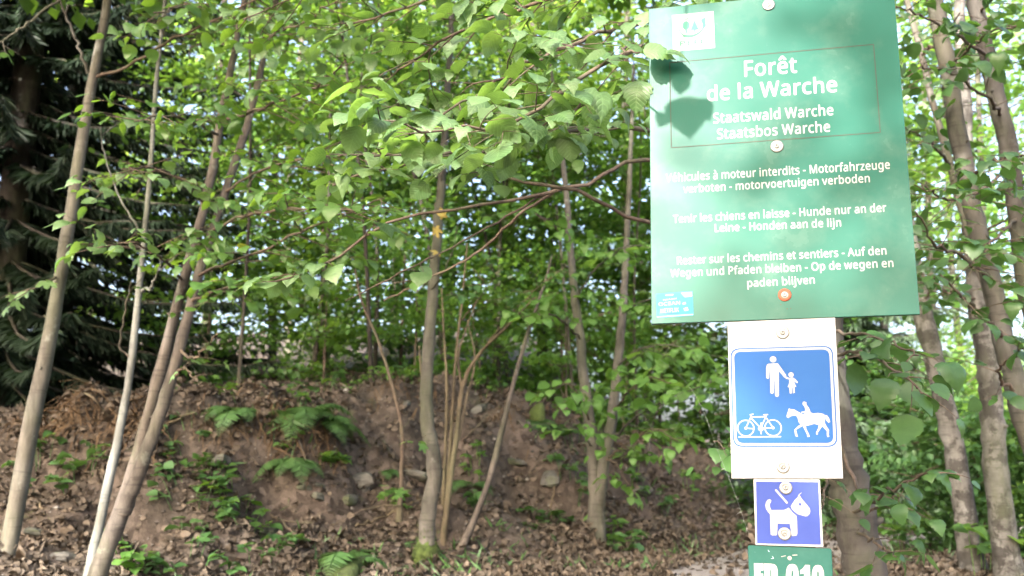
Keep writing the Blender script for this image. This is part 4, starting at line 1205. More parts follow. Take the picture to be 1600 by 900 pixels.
STONES = [
    (477, 762, .055, "pale grey stone under the overhang with the ferns"), (497, 757, .04, "small pale stone right beside the grey one under the ferns"), (560, 750, .12, "flat slab jutting from the bare soil left of the dark whip"),
    (545, 780, .09, "mossy slab below the flat slab in the bare soil"), (570, 765, .06, "little square stone between the two slabs"), (655, 745, .14, "wide dark slab behind the mossy trunk"),
    (500, 775, .07, "dark green stone in the hollow under the ferns"), (635, 630, .05, "stone at the foot of the soil face near the bank top"), (745, 640, .08, "brown stone behind the dry stems"),
    (420, 830, .10, "pale flat stone half buried among the brambles"), (440, 838, .06, "grey stone touching the pale flat one"), (100, 868, .08, "pale stone beside the foot of the grey leaning trunk"), (175, 885, .06, "grey stone right of the twin trunk's foot"),
    (345, 720, .10, "dark rock in the small hollow on the slope"), (55, 830, .07, "brown stone lying above the pale one on the left slope"), (860, 745, .12, "stone set in the soil beneath the mossy stump"), (1000, 770, .13, "dark boulder in the bank right of the forked maple"), (800, 720, .09, "stone beside the dark burrow"),
    (1050, 885, .035, "small stone on the path edge below the bank"), (620, 868, .05, "grey stone lying left of the mossy trunk's foot"), (725, 855, .07, "dark stone at the base of the dry shrub"),
]
for k, (px, py, s, lab) in enumerate(STONES):
    r = np.random.default_rng(500 + k)
    rock(lab, hit(px, py), (s * r.uniform(.8, 1.3), s * r.uniform(.6, .9), s * r.uniform(.3, .55)), 520 + k)

rock("green mossy hummock at the bottom edge with a fern on it", hit(535, 893) - UP * .03, (.20, .17, .11), 560, True, "mossy_hummock", None, "hummock")
p = hit(838, 660)
rock("squat stump overgrown with green moss near the bank top", p, (.10, .10, .20), 561, True, "mossy_stump", None, "stump")


def stick(label, pts, r, seed, m="bark_dry", fork=None, name="fallen_branch", group="fallen sticks on the bank"):
    rng = np.random.default_rng(seed)
    P = smooth_path(pts, 20)
    P[1:-1] += rng.normal(0, r * .8, (18, 3))
    g = Geo()
    g.tube(P, np.linspace(r, r * .45, 20), 7, .5, .15, rng)
    for k in range(fork or 0):
        i = int(rng.integers(5, 17))
        d = norm(P[i + 1] - P[i]) + rng.normal(0, .7, 3)
        g.tube(smooth_path([P[i], P[i] + d * .10, P[i] + d * .2 + UP * .02], 6), np.linspace(r * .5, r * .2, 6), 5)
    tag(g.build(name, M[m]), label, "branch", group)


def gpts(lst, lift=.03):
    return [hit(*q[:2]) + UP * (q[2] if len(q) > 2 else lift) for q in lst]


stick("pale bent stick arching off the slope right of the brown twin trunk", gpts([(230, 700, .02), (255, 690, .08), (280, 682, .14), (302, 678, .15)]), .011, 1, fork=2)
stick("long thin twig arching beside the grey leaning trunk", gpts([(170, 655, .02), (130, 640, .12), (85, 640, .18), (40, 655, .14)]), .006, 2)
stick("reddish brown stick on the slope below the left hump", gpts([(45, 775), (62, 800), (78, 820)]), .012, 3)
stick("pale forked stick lying left of the mossy trunk's foot", gpts([(555, 830), (600, 812), (645, 800, .08)]), .010, 4, fork=2)
stick("dark stick lying below the pale forked one", gpts([(565, 838), (590, 822), (618, 818)]), .009, 5, "bark_twig", 1)
stick("grey upright stick leaning on the bank left of the forked maple", gpts([(858, 800, 0), (868, 780, .1), (876, 745, .1)]), .008, 6)
stick("bleached twig leaning against the crest by the dark shrubs", gpts([(510, 620, 0), (525, 590, .1), (545, 560, .1)]), .012, 7, fork=2)
stick("thin bent twig standing in the litter beside the dark whip", gpts([(605, 810, .0), (600, 780, .1), (592, 755, .12)]), .006, 8)
stick("crooked grey branch projecting from the shaded bank right of the forked maple", gpts([(1012, 730, .0), (1020, 700, .2), (1045, 680, .45), (1055, 660, .6)]), .014, 9, "bark_lean", 2)
stick("dark dead limb lying along the leaf litter below the overhang", gpts([(400, 800), (430, 815), (470, 850)]), .012, 10, "bark_twig", 2)
stick("twig lying on the litter near the path edge", gpts([(1000, 860), (1030, 868), (1060, 862)]), .007, 11)
stick("thin whip bending across the soil right of the dry shrub", gpts([(720, 700, .05), (760, 690, .2), (800, 670, .3), (820, 665, .3)]), .006, 12, "bark_twig")

# dry grass and roots hanging from the lumps and the left hump, moss tufts: nobody could count the blades
rng = np.random.default_rng(77)
g = Geo()
for (px0, px1, py, n_, L) in [(0, 210, 610, 420, .30), (60, 240, 660, 380, .26), (425, 545, 672, 260, .26), (300, 420, 665, 120, .18), (760, 880, 650, 160, .22), (600, 690, 605, 120, .2), (290, 420, 605, 140, .2), (930, 1130, 690, 160, .18)]:
    for k in range(n_ // 20):
        c = hit(rng.uniform(px0, px1), py + rng.normal(0, 8))
        m = 20
        off = rng.normal(0, .09, (m, 3)) * np.array([1.4, .7, 0])
        P = c + off
        P[:, 2] = hgt(P[:, 0], P[:, 1]) + .02
        D = np.column_stack([rng.normal(0, .35, m), rng.uniform(-1.1, -.3, m), rng.uniform(-1.3, .3, m)])
        N = np.column_stack([rng.normal(0, .5, m), np.full(m, -.6), np.full(m, .8)])
        g.leaves(P, D, N, L * rng.uniform(.5, 1.2, m), dict(V=np.array([[-.02, 0, 0], [.02, 0, 0], [.018, .5, .10], [.003, 1, -.12], [-.003, 1, -.12], [-.012, .5, .10]]), Q=np.array([[0, 1, 2, 5], [5, 2, 3, 4]]), T=np.zeros((0, 3), int)), rng.uniform(0, 1, m), 1.0)
dg = g.build("dry_grass", M["dead_needle"])
dg["kind"] = "stuff"
g = Geo()
k = 2600
lx, ly = rng.uniform(-5, 4, k * 3), rng.uniform(4.8, 11.5, k * 3)
q = (fbm(lx * 1.3, ly * 1.3, 90, 3) > .12) & (path_dist(lx, ly) > .55)
lx, ly = lx[q][:k], ly[q][:k]
m = len(lx)
g.leaves(np.stack([lx, ly, hgt(lx, ly) + .005], -1), np.column_stack([rng.normal(0, .6, m), rng.normal(-.2, .5, m), rng.uniform(.2, 1, m)]), np.column_stack([rng.normal(0, 1, m), np.full(m, -.8), np.full(m, .5)]), rng.uniform(.05, .13, m), PINNA, rng.uniform(0, .95, m), 1.5)
gc = g.build("ground_cover", M["herb"])
gc["kind"] = "stuff"

# small plants rooted along the crest: they break its outline
rng = np.random.default_rng(91)
for k in range(20):
    x = -2.6 + 5.2 * (k + rng.uniform(.1, .9)) / 20
    y = float(np.interp(x, FOOT_X, FOOT_Y)) + 3.0 + rng.normal(0, .18)
    herb("small leafy plant rooted along the crest of the bank", ground_at((x, y)), int(rng.integers(4, 9)), rng.uniform(.12, .38), .2, .075, 900 + k, ["herb", "mid_leaf", "bright_leaf"][k % 3], SIMPLE, "plants along the crest", "crest_plant")

# roots that hang out of the eroded soil
rng = np.random.default_rng(93)
for k in range(14):
    px, py = [(545, 640), (575, 655), (600, 690), (640, 660), (330, 590), (360, 600), (500, 700), (470, 690), (810, 660), (870, 640), (1060, 690), (1100, 700), (980, 690), (760, 650)][k]
    a = hit(px, py)
    L = rng.uniform(.18, .42)
    sx = rng.normal(0, .35)
    b = a + np.array([sx * L, -.10 - .25 * L, -.45 * L])
    c = a + np.array([sx * L * 1.6 + rng.normal(0, .05), -.10 - .5 * L, -L])
    c[2] = max(c[2], float(hgt(c[0], c[1])) + .005)
    g = Geo()
    g.tube(smooth_path([a - UP * .03, a + np.array([0, -.06, .01]), b, c], 16), np.linspace(rng.uniform(.005, .012), .002, 16), 6, .5, .2, rng)
    tag(g.build("exposed_root", M["bark_brown"]), "thin crooked root hanging out of the eroded soil of the bank", "root", "roots hanging out of the bank")


GLYPH_TEXT = """
-~284|231,174 240,187 241,237 225,263 31,265 11,244 16,187 31,172
0~484|262,-20 333,6 378,50 398,81 428,187 434,325 414,450 365,544 300,589 206,603 130,581 81,541 56,503 22,381 22,206 55,87 72,56 116,12 162,-14 194,-21|252,75 206,74 162,98 136,156 122,244 122,331 143,444 175,490 219,509 262,498 294,471 314,425 328,356 328,231 314,156 288,98
1~484|281,-13 297,12 296,575 281,590 219,590 69,478 54,450 85,406 106,392 194,449 197,6 219,-15
A~538|512,-13 521,0 520,25 308,569 281,596 219,594 199,569 124,381 -14,25 -13,0 12,-16 62,-15 83,-6 156,163 337,166 358,150 422,-6 444,-16|310,262 206,260 192,269 250,427 262,415 282,362 313,275
C~532|369,-20 413,-14 465,6 472,25 469,87 444,96 319,73 269,80 206,110 162,169 143,231 141,325 147,362 180,437 231,483 288,503 344,503 450,479 470,494 496,550 481,570 388,596 256,596 188,576 138,545 97,506 67,462 43,400 29,325 35,206 49,150 80,87 106,54 150,18 200,-7 269,-21
D~611|269,-14 350,-1 444,43 514,125 532,169 546,231 547,356 539,400 490,494 446,537 388,570 300,591 69,588 59,562 62,-6 81,-16|197,81 175,79 166,94 167,487 188,497 269,497 312,489 375,459 406,427 426,387 441,325 432,219 401,150 356,111 281,85
E~471|394,-13 409,12 409,69 400,82 181,85 167,94 171,250 381,256 396,275 397,319 394,338 369,353 337,347 294,353 262,347 171,350 166,475 169,492 181,497 400,499 409,519 407,581 388,591 69,588 59,562 62,0 87,-16
F~442|150,-13 165,25 169,223 375,229 390,237 397,256 396,306 381,326 169,333 167,487 181,497 400,499 409,525 409,575 400,588 81,591 62,581 60,6 81,-15
H~620|512,-13 528,12 525,582 512,590 450,591 424,575 417,350 188,347 171,350 166,362 163,575 144,590 68,587 59,562 59,19 66,-6 81,-15 138,-15 164,12 171,250 400,253 417,250 422,237 424,0 450,-15
I~297|238,-13 253,6 251,50 231,64 190,75 185,87 184,487 194,507 238,518 250,530 251,581 231,591 25,588 16,575 18,525 69,507 78,494 78,94 73,75 31,63 18,50 18,-6 37,-16
L~446|388,-14 415,12 415,62 400,82 169,90 165,569 144,590 69,588 59,562 62,0 87,-16
M~753|644,-13 663,5 666,19 660,62 666,556 656,583 638,591 550,591 524,581 376,194 362,167 356,167 200,576 181,590 68,587 59,562 59,19 66,-6 81,-15 138,-15 159,6 162,374 182,344 311,0 331,-15 375,-16 389,-13 407,6 518,300 550,379 556,380 560,6 581,-15
N~635|531,-13 547,12 547,556 540,581 525,590 469,591 455,587 447,575 447,194 444,177 437,177 175,583 156,591 68,587 59,562 59,19 66,-6 81,-15 131,-15 150,-7 159,6 159,362 153,394 162,407 422,6 450,-15
O~652|362,-20 456,11 501,44 539,87 578,175 590,237 590,344 570,431 552,469 528,506 488,547 437,577 388,595 281,603 212,589 156,564 81,496 55,444 35,375 29,250 43,175 73,100 112,49 144,22 231,-15 275,-22|328,75 300,72 238,86 200,110 164,156 141,231 141,344 161,412 192,462 225,486 275,503 344,503 414,475 455,425 478,350 484,287 478,231 464,175 445,137 400,95
P~511|144,-14 165,6 169,204 300,216 346,231 409,275 445,331 459,394 451,469 415,531 362,570 281,591 81,591 62,581 60,6 81,-15|234,306 181,303 167,312 166,481 175,496 250,497 288,489 325,469 345,437 346,375 328,337 294,318
R~524|481,-13 494,0 494,19 359,244 362,256 413,292 445,337 453,362 459,406 453,469 420,531 356,573 294,590 68,587 59,562 62,-1 87,-16 144,-15 159,-6 166,12 167,212 181,222 238,222 257,212 361,31 391,-6 413,-16|259,319 181,316 167,325 166,481 175,496 256,497 294,489 325,472 342,450 352,412 332,350 306,330
S~466|238,-20 312,-1 369,35 402,81 415,125 414,194 405,225 381,259 319,308 181,367 147,394 136,419 135,444 149,475 194,501 262,503 350,479 381,487 401,544 396,562 375,576 300,596 175,596 119,580 56,527 36,494 29,462 36,375 66,325 119,280 240,231 283,206 305,181 309,150 307,131 288,100 244,79 181,72 50,103 31,101 22,87 24,19 50,-1 100,-15
T~471|256,-13 272,12 273,487 288,497 437,499 453,519 451,569 438,587 425,591 0,588 -9,562 -9,512 0,499 150,497 165,487 166,6 175,-7 194,-15
U~612|331,-20 406,-1 444,22 501,87 520,137 528,194 526,581 500,591 437,590 424,581 422,187 414,150 392,112 369,92 288,72 238,80 194,105 161,162 157,581 138,591 62,588 53,569 53,181 68,112 110,44 162,5 206,-14 250,-21
V~507|275,-13 294,10 332,112 482,537 488,581 462,591 400,590 386,581 238,172 199,262 88,581 69,591 -6,588 -15,575 -14,550 177,19 200,-13
W~771|575,-14 601,12 745,550 744,582 731,590 663,591 639,575 551,225 538,202 426,569 413,587 331,590 312,575 200,206 186,231 101,575 81,590 -1,587 -9,575 -7,556 130,37 147,-6 162,-15 219,-16 245,0 361,387 369,394 489,6 519,-15
X~495|469,-13 478,6 464,37 298,300 311,331 451,544 462,582 444,591 381,591 362,584 251,412 231,392 106,584 87,591 5,587 -1,562 166,300 -8,25 -14,6 -9,-6 12,-16 75,-15 87,-9 205,181 231,210 372,-6 394,-16
a~475|206,-20 256,-7 300,19 337,-15 381,-13 396,6 397,331 389,369 375,396 344,428 281,453 169,453 100,432 72,412 67,400 74,375 100,337 119,336 200,365 250,364 282,344 296,287 281,278 169,271 87,245 56,222 31,189 16,131 24,69 61,12 94,-7 144,-21|197,69 156,74 131,93 122,131 138,158 156,176 194,189 292,194 296,162 275,105 231,77
b~519|306,-20 388,16 414,44 445,100 459,162 459,287 445,337 401,406 356,439 325,451 219,453 156,432 151,619 131,628 62,626 47,600 49,0 69,-14 106,-15 150,16 188,-7 231,-20|290,75 231,72 192,87 168,119 154,175 154,262 168,319 188,345 238,365 275,364 320,344 353,275 359,219 351,156 325,98
c~410|288,-20 337,-7 362,11 363,87 344,96 294,79 225,72 175,91 155,112 135,162 128,212 135,269 150,314 188,351 238,363 312,347 344,349 364,394 365,419 344,442 300,453 238,459 175,451 94,409 48,344 29,281 22,219 30,144 55,75 112,11 150,-7 206,-21
d~519|250,-20 281,-14 337,18 369,-15 425,-13 440,6 441,600 434,619 419,628 350,628 337,619 331,431 238,459 144,445 78,400 36,319 28,281 29,150 49,81 68,50 100,16 138,-7 194,-21|266,75 206,72 175,86 152,112 135,162 129,237 149,312 175,347 212,365 250,365 288,353 317,319 334,262 334,175 326,131 303,94
e~478|300,-20 356,-7 396,12 403,31 400,88 369,96 281,72 206,80 181,91 155,119 136,156 135,181 150,190 356,185 413,193 422,219 421,300 414,331 384,387 331,433 256,459 175,451 92,406 49,344 35,306 22,219 36,125 62,67 119,11 181,-15|310,281 150,279 140,294 161,337 181,353 212,365 250,365 281,351 300,333 315,294
f~301|156,-13 172,12 173,350 181,358 269,368 278,387 275,438 262,446 177,450 174,494 186,525 206,539 300,537 321,594 306,620 244,634 169,626 112,597 80,544 62,451 11,431 -9,406 -9,381 0,366 56,358 65,350 68,6 87,-15
g~519|294,-201 350,-182 378,-163 407,-131 432,-69 441,-6 440,425 425,444 369,447 355,444 337,418 269,451 200,459 119,432 72,387 52,356 29,287 22,225 36,119 69,48 119,5 162,-15 238,-22 281,-14 325,7 334,0 334,-31 308,-88 275,-107 244,-115 162,-109 87,-85 69,-87 60,-100 60,-163 75,-182 150,-203|272,75 206,72 175,86 149,119 135,162 128,225 143,300 175,347 219,365 250,364 294,347 320,312 334,269 332,150 315,106
h~521|425,-13 438,0 446,25 441,150 447,187 440,337 414,400 389,425 350,445 281,458 225,453 156,431 151,612 131,628 56,626 47,600 49,0 62,-13 81,-16 131,-15 151,0 153,256 161,300 175,327 200,351 269,366 319,346 340,300 343,0 362,-15
i~232|138,-13 153,12 153,431 138,446 69,446 54,437 47,419 47,6 69,-15|125,493 157,531 157,569 125,607 81,607 49,581 49,519 75,493
j~232|62,-201 94,-189 128,-156 153,-88 153,425 150,438 138,446 69,446 47,425 45,-88 32,-106 12,-114 -50,-110 -65,-125 -65,-169 -50,-195 -25,-203|125,493 144,504 157,525 157,569 125,605 81,607 60,594 47,575 41,550 49,519 75,493
l~232|138,-13 153,19 153,612 138,628 62,628 50,620 47,606 47,6 69,-15
m~775|681,-13 697,12 696,331 670,400 639,431 594,451 544,459 462,445 400,406 346,444 288,459 212,451 150,418 125,446 69,446 50,432 47,12 61,-13 131,-15 151,0 153,262 161,300 186,344 206,357 250,366 294,353 321,306 324,0 344,-15 413,-13 422,6 422,237 430,287 443,325 462,347 500,364 525,366 571,350 588,325 596,294 599,0 619,-15
n~521|425,-13 446,19 447,225 440,337 431,371 409,406 359,444 294,459 219,451 150,418 125,446 55,444 47,419 47,12 54,-6 69,-15 119,-16 151,0 153,256 161,294 174,325 200,351 269,366 315,350 340,300 343,0 362,-15
o~511|281,-20 364,12 409,56 430,87 453,169 446,300 432,344 406,383 350,433 262,459 181,453 98,412 55,356 29,281 22,212 29,156 55,81 119,11 206,-21|272,75 219,72 175,91 143,137 129,206 135,269 155,325 181,351 225,365 281,357 314,337 332,312 346,262 346,169 332,125 306,91
p~519|106,-207 144,-201 153,-188 156,6 238,-21 331,-14 403,31 445,100 459,156 459,281 451,319 409,400 344,445 288,459 250,459 194,445 150,418 125,446 62,446 49,437 47,-181 62,-201|284,75 231,72 188,93 168,125 154,175 153,262 162,302 182,337 238,365 275,364 312,347 336,319 353,269 358,219 339,125 309,87
r~357|138,-13 153,12 153,250 161,281 185,325 212,345 250,359 306,360 321,369 328,431 319,451 275,459 219,451 181,432 150,406 142,412 138,437 125,446 62,446 49,437 47,6 56,-7 75,-15
s~410|219,-20 288,-1 337,42 359,87 357,162 340,194 308,225 138,305 124,319 124,337 138,354 175,366 225,365 319,343 332,356 352,406 333,431 300,445 188,459 112,445 66,419 37,389 24,362 22,300 36,262 75,224 245,144 257,125 257,100 238,80 212,72 131,72 37,96 22,81 22,31 31,10 62,-7 125,-21
t~315|231,-20 262,-14 281,-1 284,56 262,77 188,74 161,106 160,344 169,358 256,360 275,368 284,381 284,425 262,446 165,450 156,532 138,546 100,546 83,531 57,456 11,431 -9,406 0,372 52,350 53,112 60,69 85,25 125,-8 169,-21
u~521|250,-20 281,-14 337,14 369,-15 419,-15 438,0 438,437 413,447 350,446 337,437 334,306 341,269 334,156 326,131 309,100 288,83 256,72 206,72 166,94 147,144 144,437 125,447 56,444 47,425 47,106 62,56 100,10 131,-7 188,-21
v~433|244,-13 264,12 376,306 414,406 413,437 388,447 325,446 312,438 214,162 200,141 88,437 69,447 -6,444 -15,425 -7,394 143,0 162,-15
w~656|494,-14 520,12 632,419 626,444 562,453 531,437 456,172 443,194 369,432 350,446 275,451 255,431 169,172 94,437 69,453 19,453 -1,444 -7,412 99,25 112,-3 188,-16 220,0 312,274 399,0 425,-15
z~402|344,-13 359,12 359,56 350,69 162,72 149,81 339,350 353,381 351,437 331,447 37,444 29,431 28,387 44,362 200,359 215,350 17,62 10,44 12,5 44,-16
à~475|212,-20 256,-7 300,20 337,-15 381,-13 396,6 397,331 389,369 375,396 344,428 281,453 169,453 119,439 69,413 66,400 80,356 100,337 200,365 244,364 269,357 282,344 296,287 281,278 169,271 100,252 44,208 16,144 24,69 62,10 106,-14 144,-21|189,69 156,74 130,94 122,125 135,156 156,176 194,189 292,194 296,162 271,100 225,74|281,474 294,487 294,506 212,628 194,634 125,634 106,626 104,606 117,581 188,503 225,474
é~478|300,-20 356,-7 396,12 403,31 400,88 375,96 281,72 200,80 169,100 149,125 135,181 150,190 250,185 413,193 422,219 421,300 414,331 384,387 331,433 294,451 244,460 175,451 112,422 52,350 29,281 22,206 30,144 69,61 131,5 212,-21|310,281 156,278 140,287 155,325 175,348 206,364 244,366 297,337 314,300|238,474 344,579 359,606 351,631 262,634 243,625 166,494 169,480 181,472
ê~478|300,-20 337,-14 400,12 400,88 375,96 281,72 206,80 181,91 150,123 135,181 150,190 388,185 413,193 422,219 421,300 414,331 384,387 319,442 244,459 169,451 112,422 72,381 49,344 35,306 22,225 30,144 61,69 119,11 156,-7 212,-21|310,281 150,279 140,294 161,337 181,353 212,365 250,365 281,351 300,333 315,294|362,474 376,487 375,507 262,634 180,631 73,500 87,474 138,472 225,531 306,474
 ~218
"""


# ------------------------------------------------------------------ the signs
# pose of the board plane, solved from the four corners of the big board (0.60 m wide, leaning back 5 degrees)
S_R = Matrix(((0.971, 0.025, -0.238), (-0.240, 0.084, -0.967), (-0.005, 0.996, 0.087)))
S_U, S_V, S_N = (np.array(S_R.col[i].normalized()) for i in range(3))
S_N = norm(np.cross(S_U, S_V))
S_V = np.cross(S_N, S_U)
S_O = np.array([0.6355, 2.3170, 0.7463 + EYE])


def uv(px, py):
    """Board coordinates (metres) of a point measured on the photo."""
    d = ray(px, py)
    e = np.array([0, 0, EYE])
    q = e + d * (np.dot(S_O - e, S_N) / np.dot(d, S_N)) - S_O
    return np.array([np.dot(q, S_U), np.dot(q, S_V)])


def wpt(u, v, w=0.0):
    return S_O + S_U * u + S_V * v + S_N * w


def inside(p, poly):
    r, n = False, len(poly)
    for i in range(n):
        (x0, y0), (x1, y1) = poly[i], poly[(i + 1) % n]
        if (y0 > p[1]) != (y1 > p[1]) and p[0] < (x1 - x0) * (p[1] - y0) / (y1 - y0) + x0:
            r = not r
    return r


def with_holes(cs):
    """Sort a letter's contours into outlines, each with the holes inside it."""
    outer = [c for c in cs if not any(inside(c[0], d) for d in cs if d is not c)]
    return [[o] + [c for c in cs if c is not o and inside(c[0], o)] for o in outer]


class Flat:
    """Polygons, discs, strokes and letters in board coordinates, as one thin mesh."""

    def __init__(self, w):
        self.w, self.V, self.F, self.m, self.k = w, [], [], [], 0

    def _add(self, pts, faces, mi=0, dw=0.0):
        b = len(self.V)
        self.V += [(p[0], p[1], self.w + dw) for p in pts]
        self.F += [[b + i for i in f] for f in faces]
        self.m += [mi] * len(faces)

    def contours(self, cs, mi=0, dw=0.0):
        loops = [[Vector((float(x), float(y), 0)) for x, y in c] for c in cs]
        tris = tessellate_polygon(loops)
        pts = [p for l in loops for p in l]
        out = []
        for a, b, c in tris:
            cr = (pts[b] - pts[a]).cross(pts[c] - pts[a]).z
            out.append((a, b, c) if cr >= 0 else (a, c, b))
        self._add(pts, out, mi, dw)

    def poly(self, pts, mi=0, dw=0.0):
        self.contours([pts], mi, dw)

    def disc(self, c, r, mi=0, dw=0.0, n=24, ry=None):
        self.poly([(c[0] + r * math.cos(2 * math.pi * i / n), c[1] + (ry or r) * math.sin(2 * math.pi * i / n)) for i in range(n)], mi, dw)

    def ring(self, c, r, t, mi=0, dw=0.0, n=36, a0=0.0, a1=2 * math.pi):
        an = [a0 + (a1 - a0) * i / n for i in range(n + 1)]
        P = [(c[0] + (r - t / 2) * math.cos(a), c[1] + (r - t / 2) * math.sin(a)) for a in an] + [(c[0] + (r + t / 2) * math.cos(a), c[1] + (r + t / 2) * math.sin(a)) for a in an]
        self._add(P, [(i, n + 1 + i, n + 2 + i, i + 1) for i in range(n)], mi, dw)

    def line(self, pts, t, mi=0, dw=0.0, caps=True, closed=False):
        pts = [np.asarray(p, float) for p in pts]
        if closed:
            pts.append(pts[0])
        self.k += 1
        for i in range(len(pts) - 1):
            a, b = pts[i], pts[i + 1]
            d = norm(b - a)
            q = np.array([-d[1], d[0]]) * t / 2
            self._add([a + q, a - q, b - q, b + q], [(0, 1, 2, 3)], mi, dw + .00004 * (i % 2))
        if caps:
            for p in pts:
                self.disc(p, t / 2, mi, dw + .00008, 10)

    def text(self, s, p0, p1, cap, mi=0, dw=0.0, sx=None):
        """Letters from p0 to p1 along the baseline; cap = capital height."""
        total = sum(GLYPH[c][0] for c in s)
        p0, p1 = np.asarray(p0), np.asarray(p1)
        L = np.linalg.norm(p1 - p0)
        ex = norm(p1 - p0)
        ey = np.array([-ex[1], ex[0]])
        kx, ky = L / total, cap / 620.0
        x = 0.0
        for c in s:
            adv, cs = GLYPH[c]
            if cs:
                for grp in with_holes(cs):
                    self.contours([[p0 + ex * (x + q[0] - 5) * kx + ey * q[1] * ky for q in poly] for poly in grp], mi, dw)
            x += adv

    def build(self, name, mats, parent):
        me = bpy.data.meshes.new(name)
        me.from_pydata([tuple(wpt(*v)) for v in self.V], [], self.F)
        for m in mats:
            me.materials.append(m)
        me.polygons.foreach_set("material_index", self.m)
        o = bpy.data.objects.new(name, me)
        col.objects.link(o)
        o.parent = parent
        if parent is not None:
            o.matrix_parent_inverse = Matrix.Translation(-Vector(parent.location))
        return o


def slab(name, corners, w0, w1, mats, parent, rnd=0.0, bevel=.0012):
    """A plate through four board coordinates (TL, TR, BR, BL) from depth w0 to w1, with rounded arrises."""
    c = [np.asarray(q, float) for q in corners]
    if rnd:
        P = []
        for i in range(4):
            a, b, d = c[i - 1], c[i], c[(i + 1) % 4]
            e1, e2 = norm(a - b), norm(d - b)
            for s in range(7):
                t = s / 6
                P.append(b + e1 * rnd * (1 - t) ** 2 + e2 * rnd * t ** 2)
        c = P
    c = c[::-1]
    n = len(c)
    cen = sum(c) / n
    ins = [q + norm(cen - q) * bevel for q in c]
    V = [wpt(*q, w0) for q in c] + [wpt(*q, w1 - bevel) for q in c] + [wpt(*q, w1) for q in ins]
    Fc = [list(range(n))[::-1]] + [list(range(2 * n, 3 * n))]
    for i in range(n):
        j = (i + 1) % n
        Fc += [[i, j, n + j, n + i], [n + i, n + j, 2 * n + j, 2 * n + i]]
    me = bpy.data.meshes.new(name)
    me.from_pydata([tuple(v) for v in V], [], Fc)
    for m in mats:
        me.materials.append(m)
    o = bpy.data.objects.new(name, me)
    col.objects.link(o)
    o.parent = parent
    if parent is not None:
        o.matrix_parent_inverse = Matrix.Translation(-Vector(parent.location))
    return o


def bolt(px, py, rpx_, w, mats, parent, name="bolt"):
    """Domed washer with a socket screw in it."""
    c = uv(px, py)
    r = abs(uv(px + rpx_, py)[0] - uv(px - rpx_, py)[0]) / 2
    prof = [(1.0, 0), (1.0, .12), (.93, .2), (.80, .23), (.55, .23), (.50, .19), (.36, .19), (.34, .33), (.26, .38), (.17, .38), (.16, .25), (0.0001, .25)]
    k = 24
    V, Fc, mi = [], [], []
    for (a, h) in prof:
        for j in range(k):
            t = 2 * math.pi * j / k
            V.append(wpt(c[0] + a * r * math.cos(t), c[1] + a * r * math.sin(t), w + h * r))
    for i in range(len(prof) - 1):
        for j in range(k):
            Fc.append([i * k + j, i * k + (j + 1) % k, (i + 1) * k + (j + 1) % k, (i + 1) * k + j])
            mi.append(1 if i >= 5 and len(mats) > 1 else 0)
    me = bpy.data.meshes.new(name)
    me.from_pydata([tuple(v) for v in V], [], Fc)
    for m in mats:
        me.materials.append(m)
    me.polygons.foreach_set("material_index", mi)
    me.polygons.foreach_set("use_smooth", [True] * len(mi))
    o = bpy.data.objects.new(name, me)
    col.objects.link(o)
    o.parent = parent
    o.matrix_parent_inverse = Matrix.Translation(-Vector(parent.location))
    return o


GLYPH = {}
for row in GLYPH_TEXT.strip("\n").split("\n"):
    ch, rest = row[0], row[2:]
    b = rest.split("|")
    cs = [[tuple(map(int, q.split(","))) for q in s.split(" ")] for s in b[1:]]
    if ch in "êéà":      # keep the accents clear of the letter
        cs = [[(x, y + (22 if min(v for _, v in c) > 440 else 0)) for x, y in c] for c in cs]
    GLYPH[ch] = (int(b[0]), cs)


def plastic(name, c, rough=.35, spec=.5, wear=.10, ribs=0.0, metal=0.0, dirt=(.25, .25, .2)):
    m, n, p, out = mat(name)
    a = noise(n, 7, 5, .65)
    b = noise(n, 60, 3, .7)
    cc = mix(n, ramp(n, a.outputs["Fac"], [(.5, (0, 0, 0)), (.8, (wear, wear, wear))]).outputs[0], c, dirt)
    cc = mix(n, ramp(n, b.outputs["Fac"], [(.70, (0, 0, 0)), (.78, (wear, wear, wear))]).outputs[0], cc, tuple(min(1, x * 1.4 + .1) for x in c))
    n.links.new(cc, p.inputs["Base Color"])
    n.links.new(ramp(n, a.outputs["Fac"], [(.3, (rough * .85,) * 3), (.7, (rough * 1.15,) * 3)]).outputs[0], p.inputs["Roughness"])
    p.inputs["Specular IOR Level"].default_value = spec
    p.inputs["Metallic"].default_value = metal
    if ribs:
        # twin-wall sheet: fine upright flutes; the flutes run along the board's own vertical
        co = n.nodes.new("ShaderNodeTexCoord")
        dp = n.nodes.new("ShaderNodeVectorMath")
        dp.operation = "DOT_PRODUCT"
        dp.inputs[1].default_value = tuple(S_U)
        n.links.new(co.outputs["Object"], dp.inputs[0])
        ml = n.nodes.new("ShaderNodeMath")
        ml.operation = "MULTIPLY"
        ml.inputs[1].default_value = 2 * math.pi / .0044
        n.links.new(dp.outputs["Value"], ml.inputs[0])
        sn = n.nodes.new("ShaderNodeMath")
        sn.operation = "SINE"
        n.links.new(ml.outputs[0], sn.inputs[0])
        ad = n.nodes.new("ShaderNodeMath")
        ad.operation = "MULTIPLY_ADD"
        n.links.new(sn.outputs[0], ad.inputs[0])
        ad.inputs[1].default_value = .5
        ad.inputs[2].default_value = .5
        bump(n, p, ad.outputs[0], ribs, .0004)
    return m


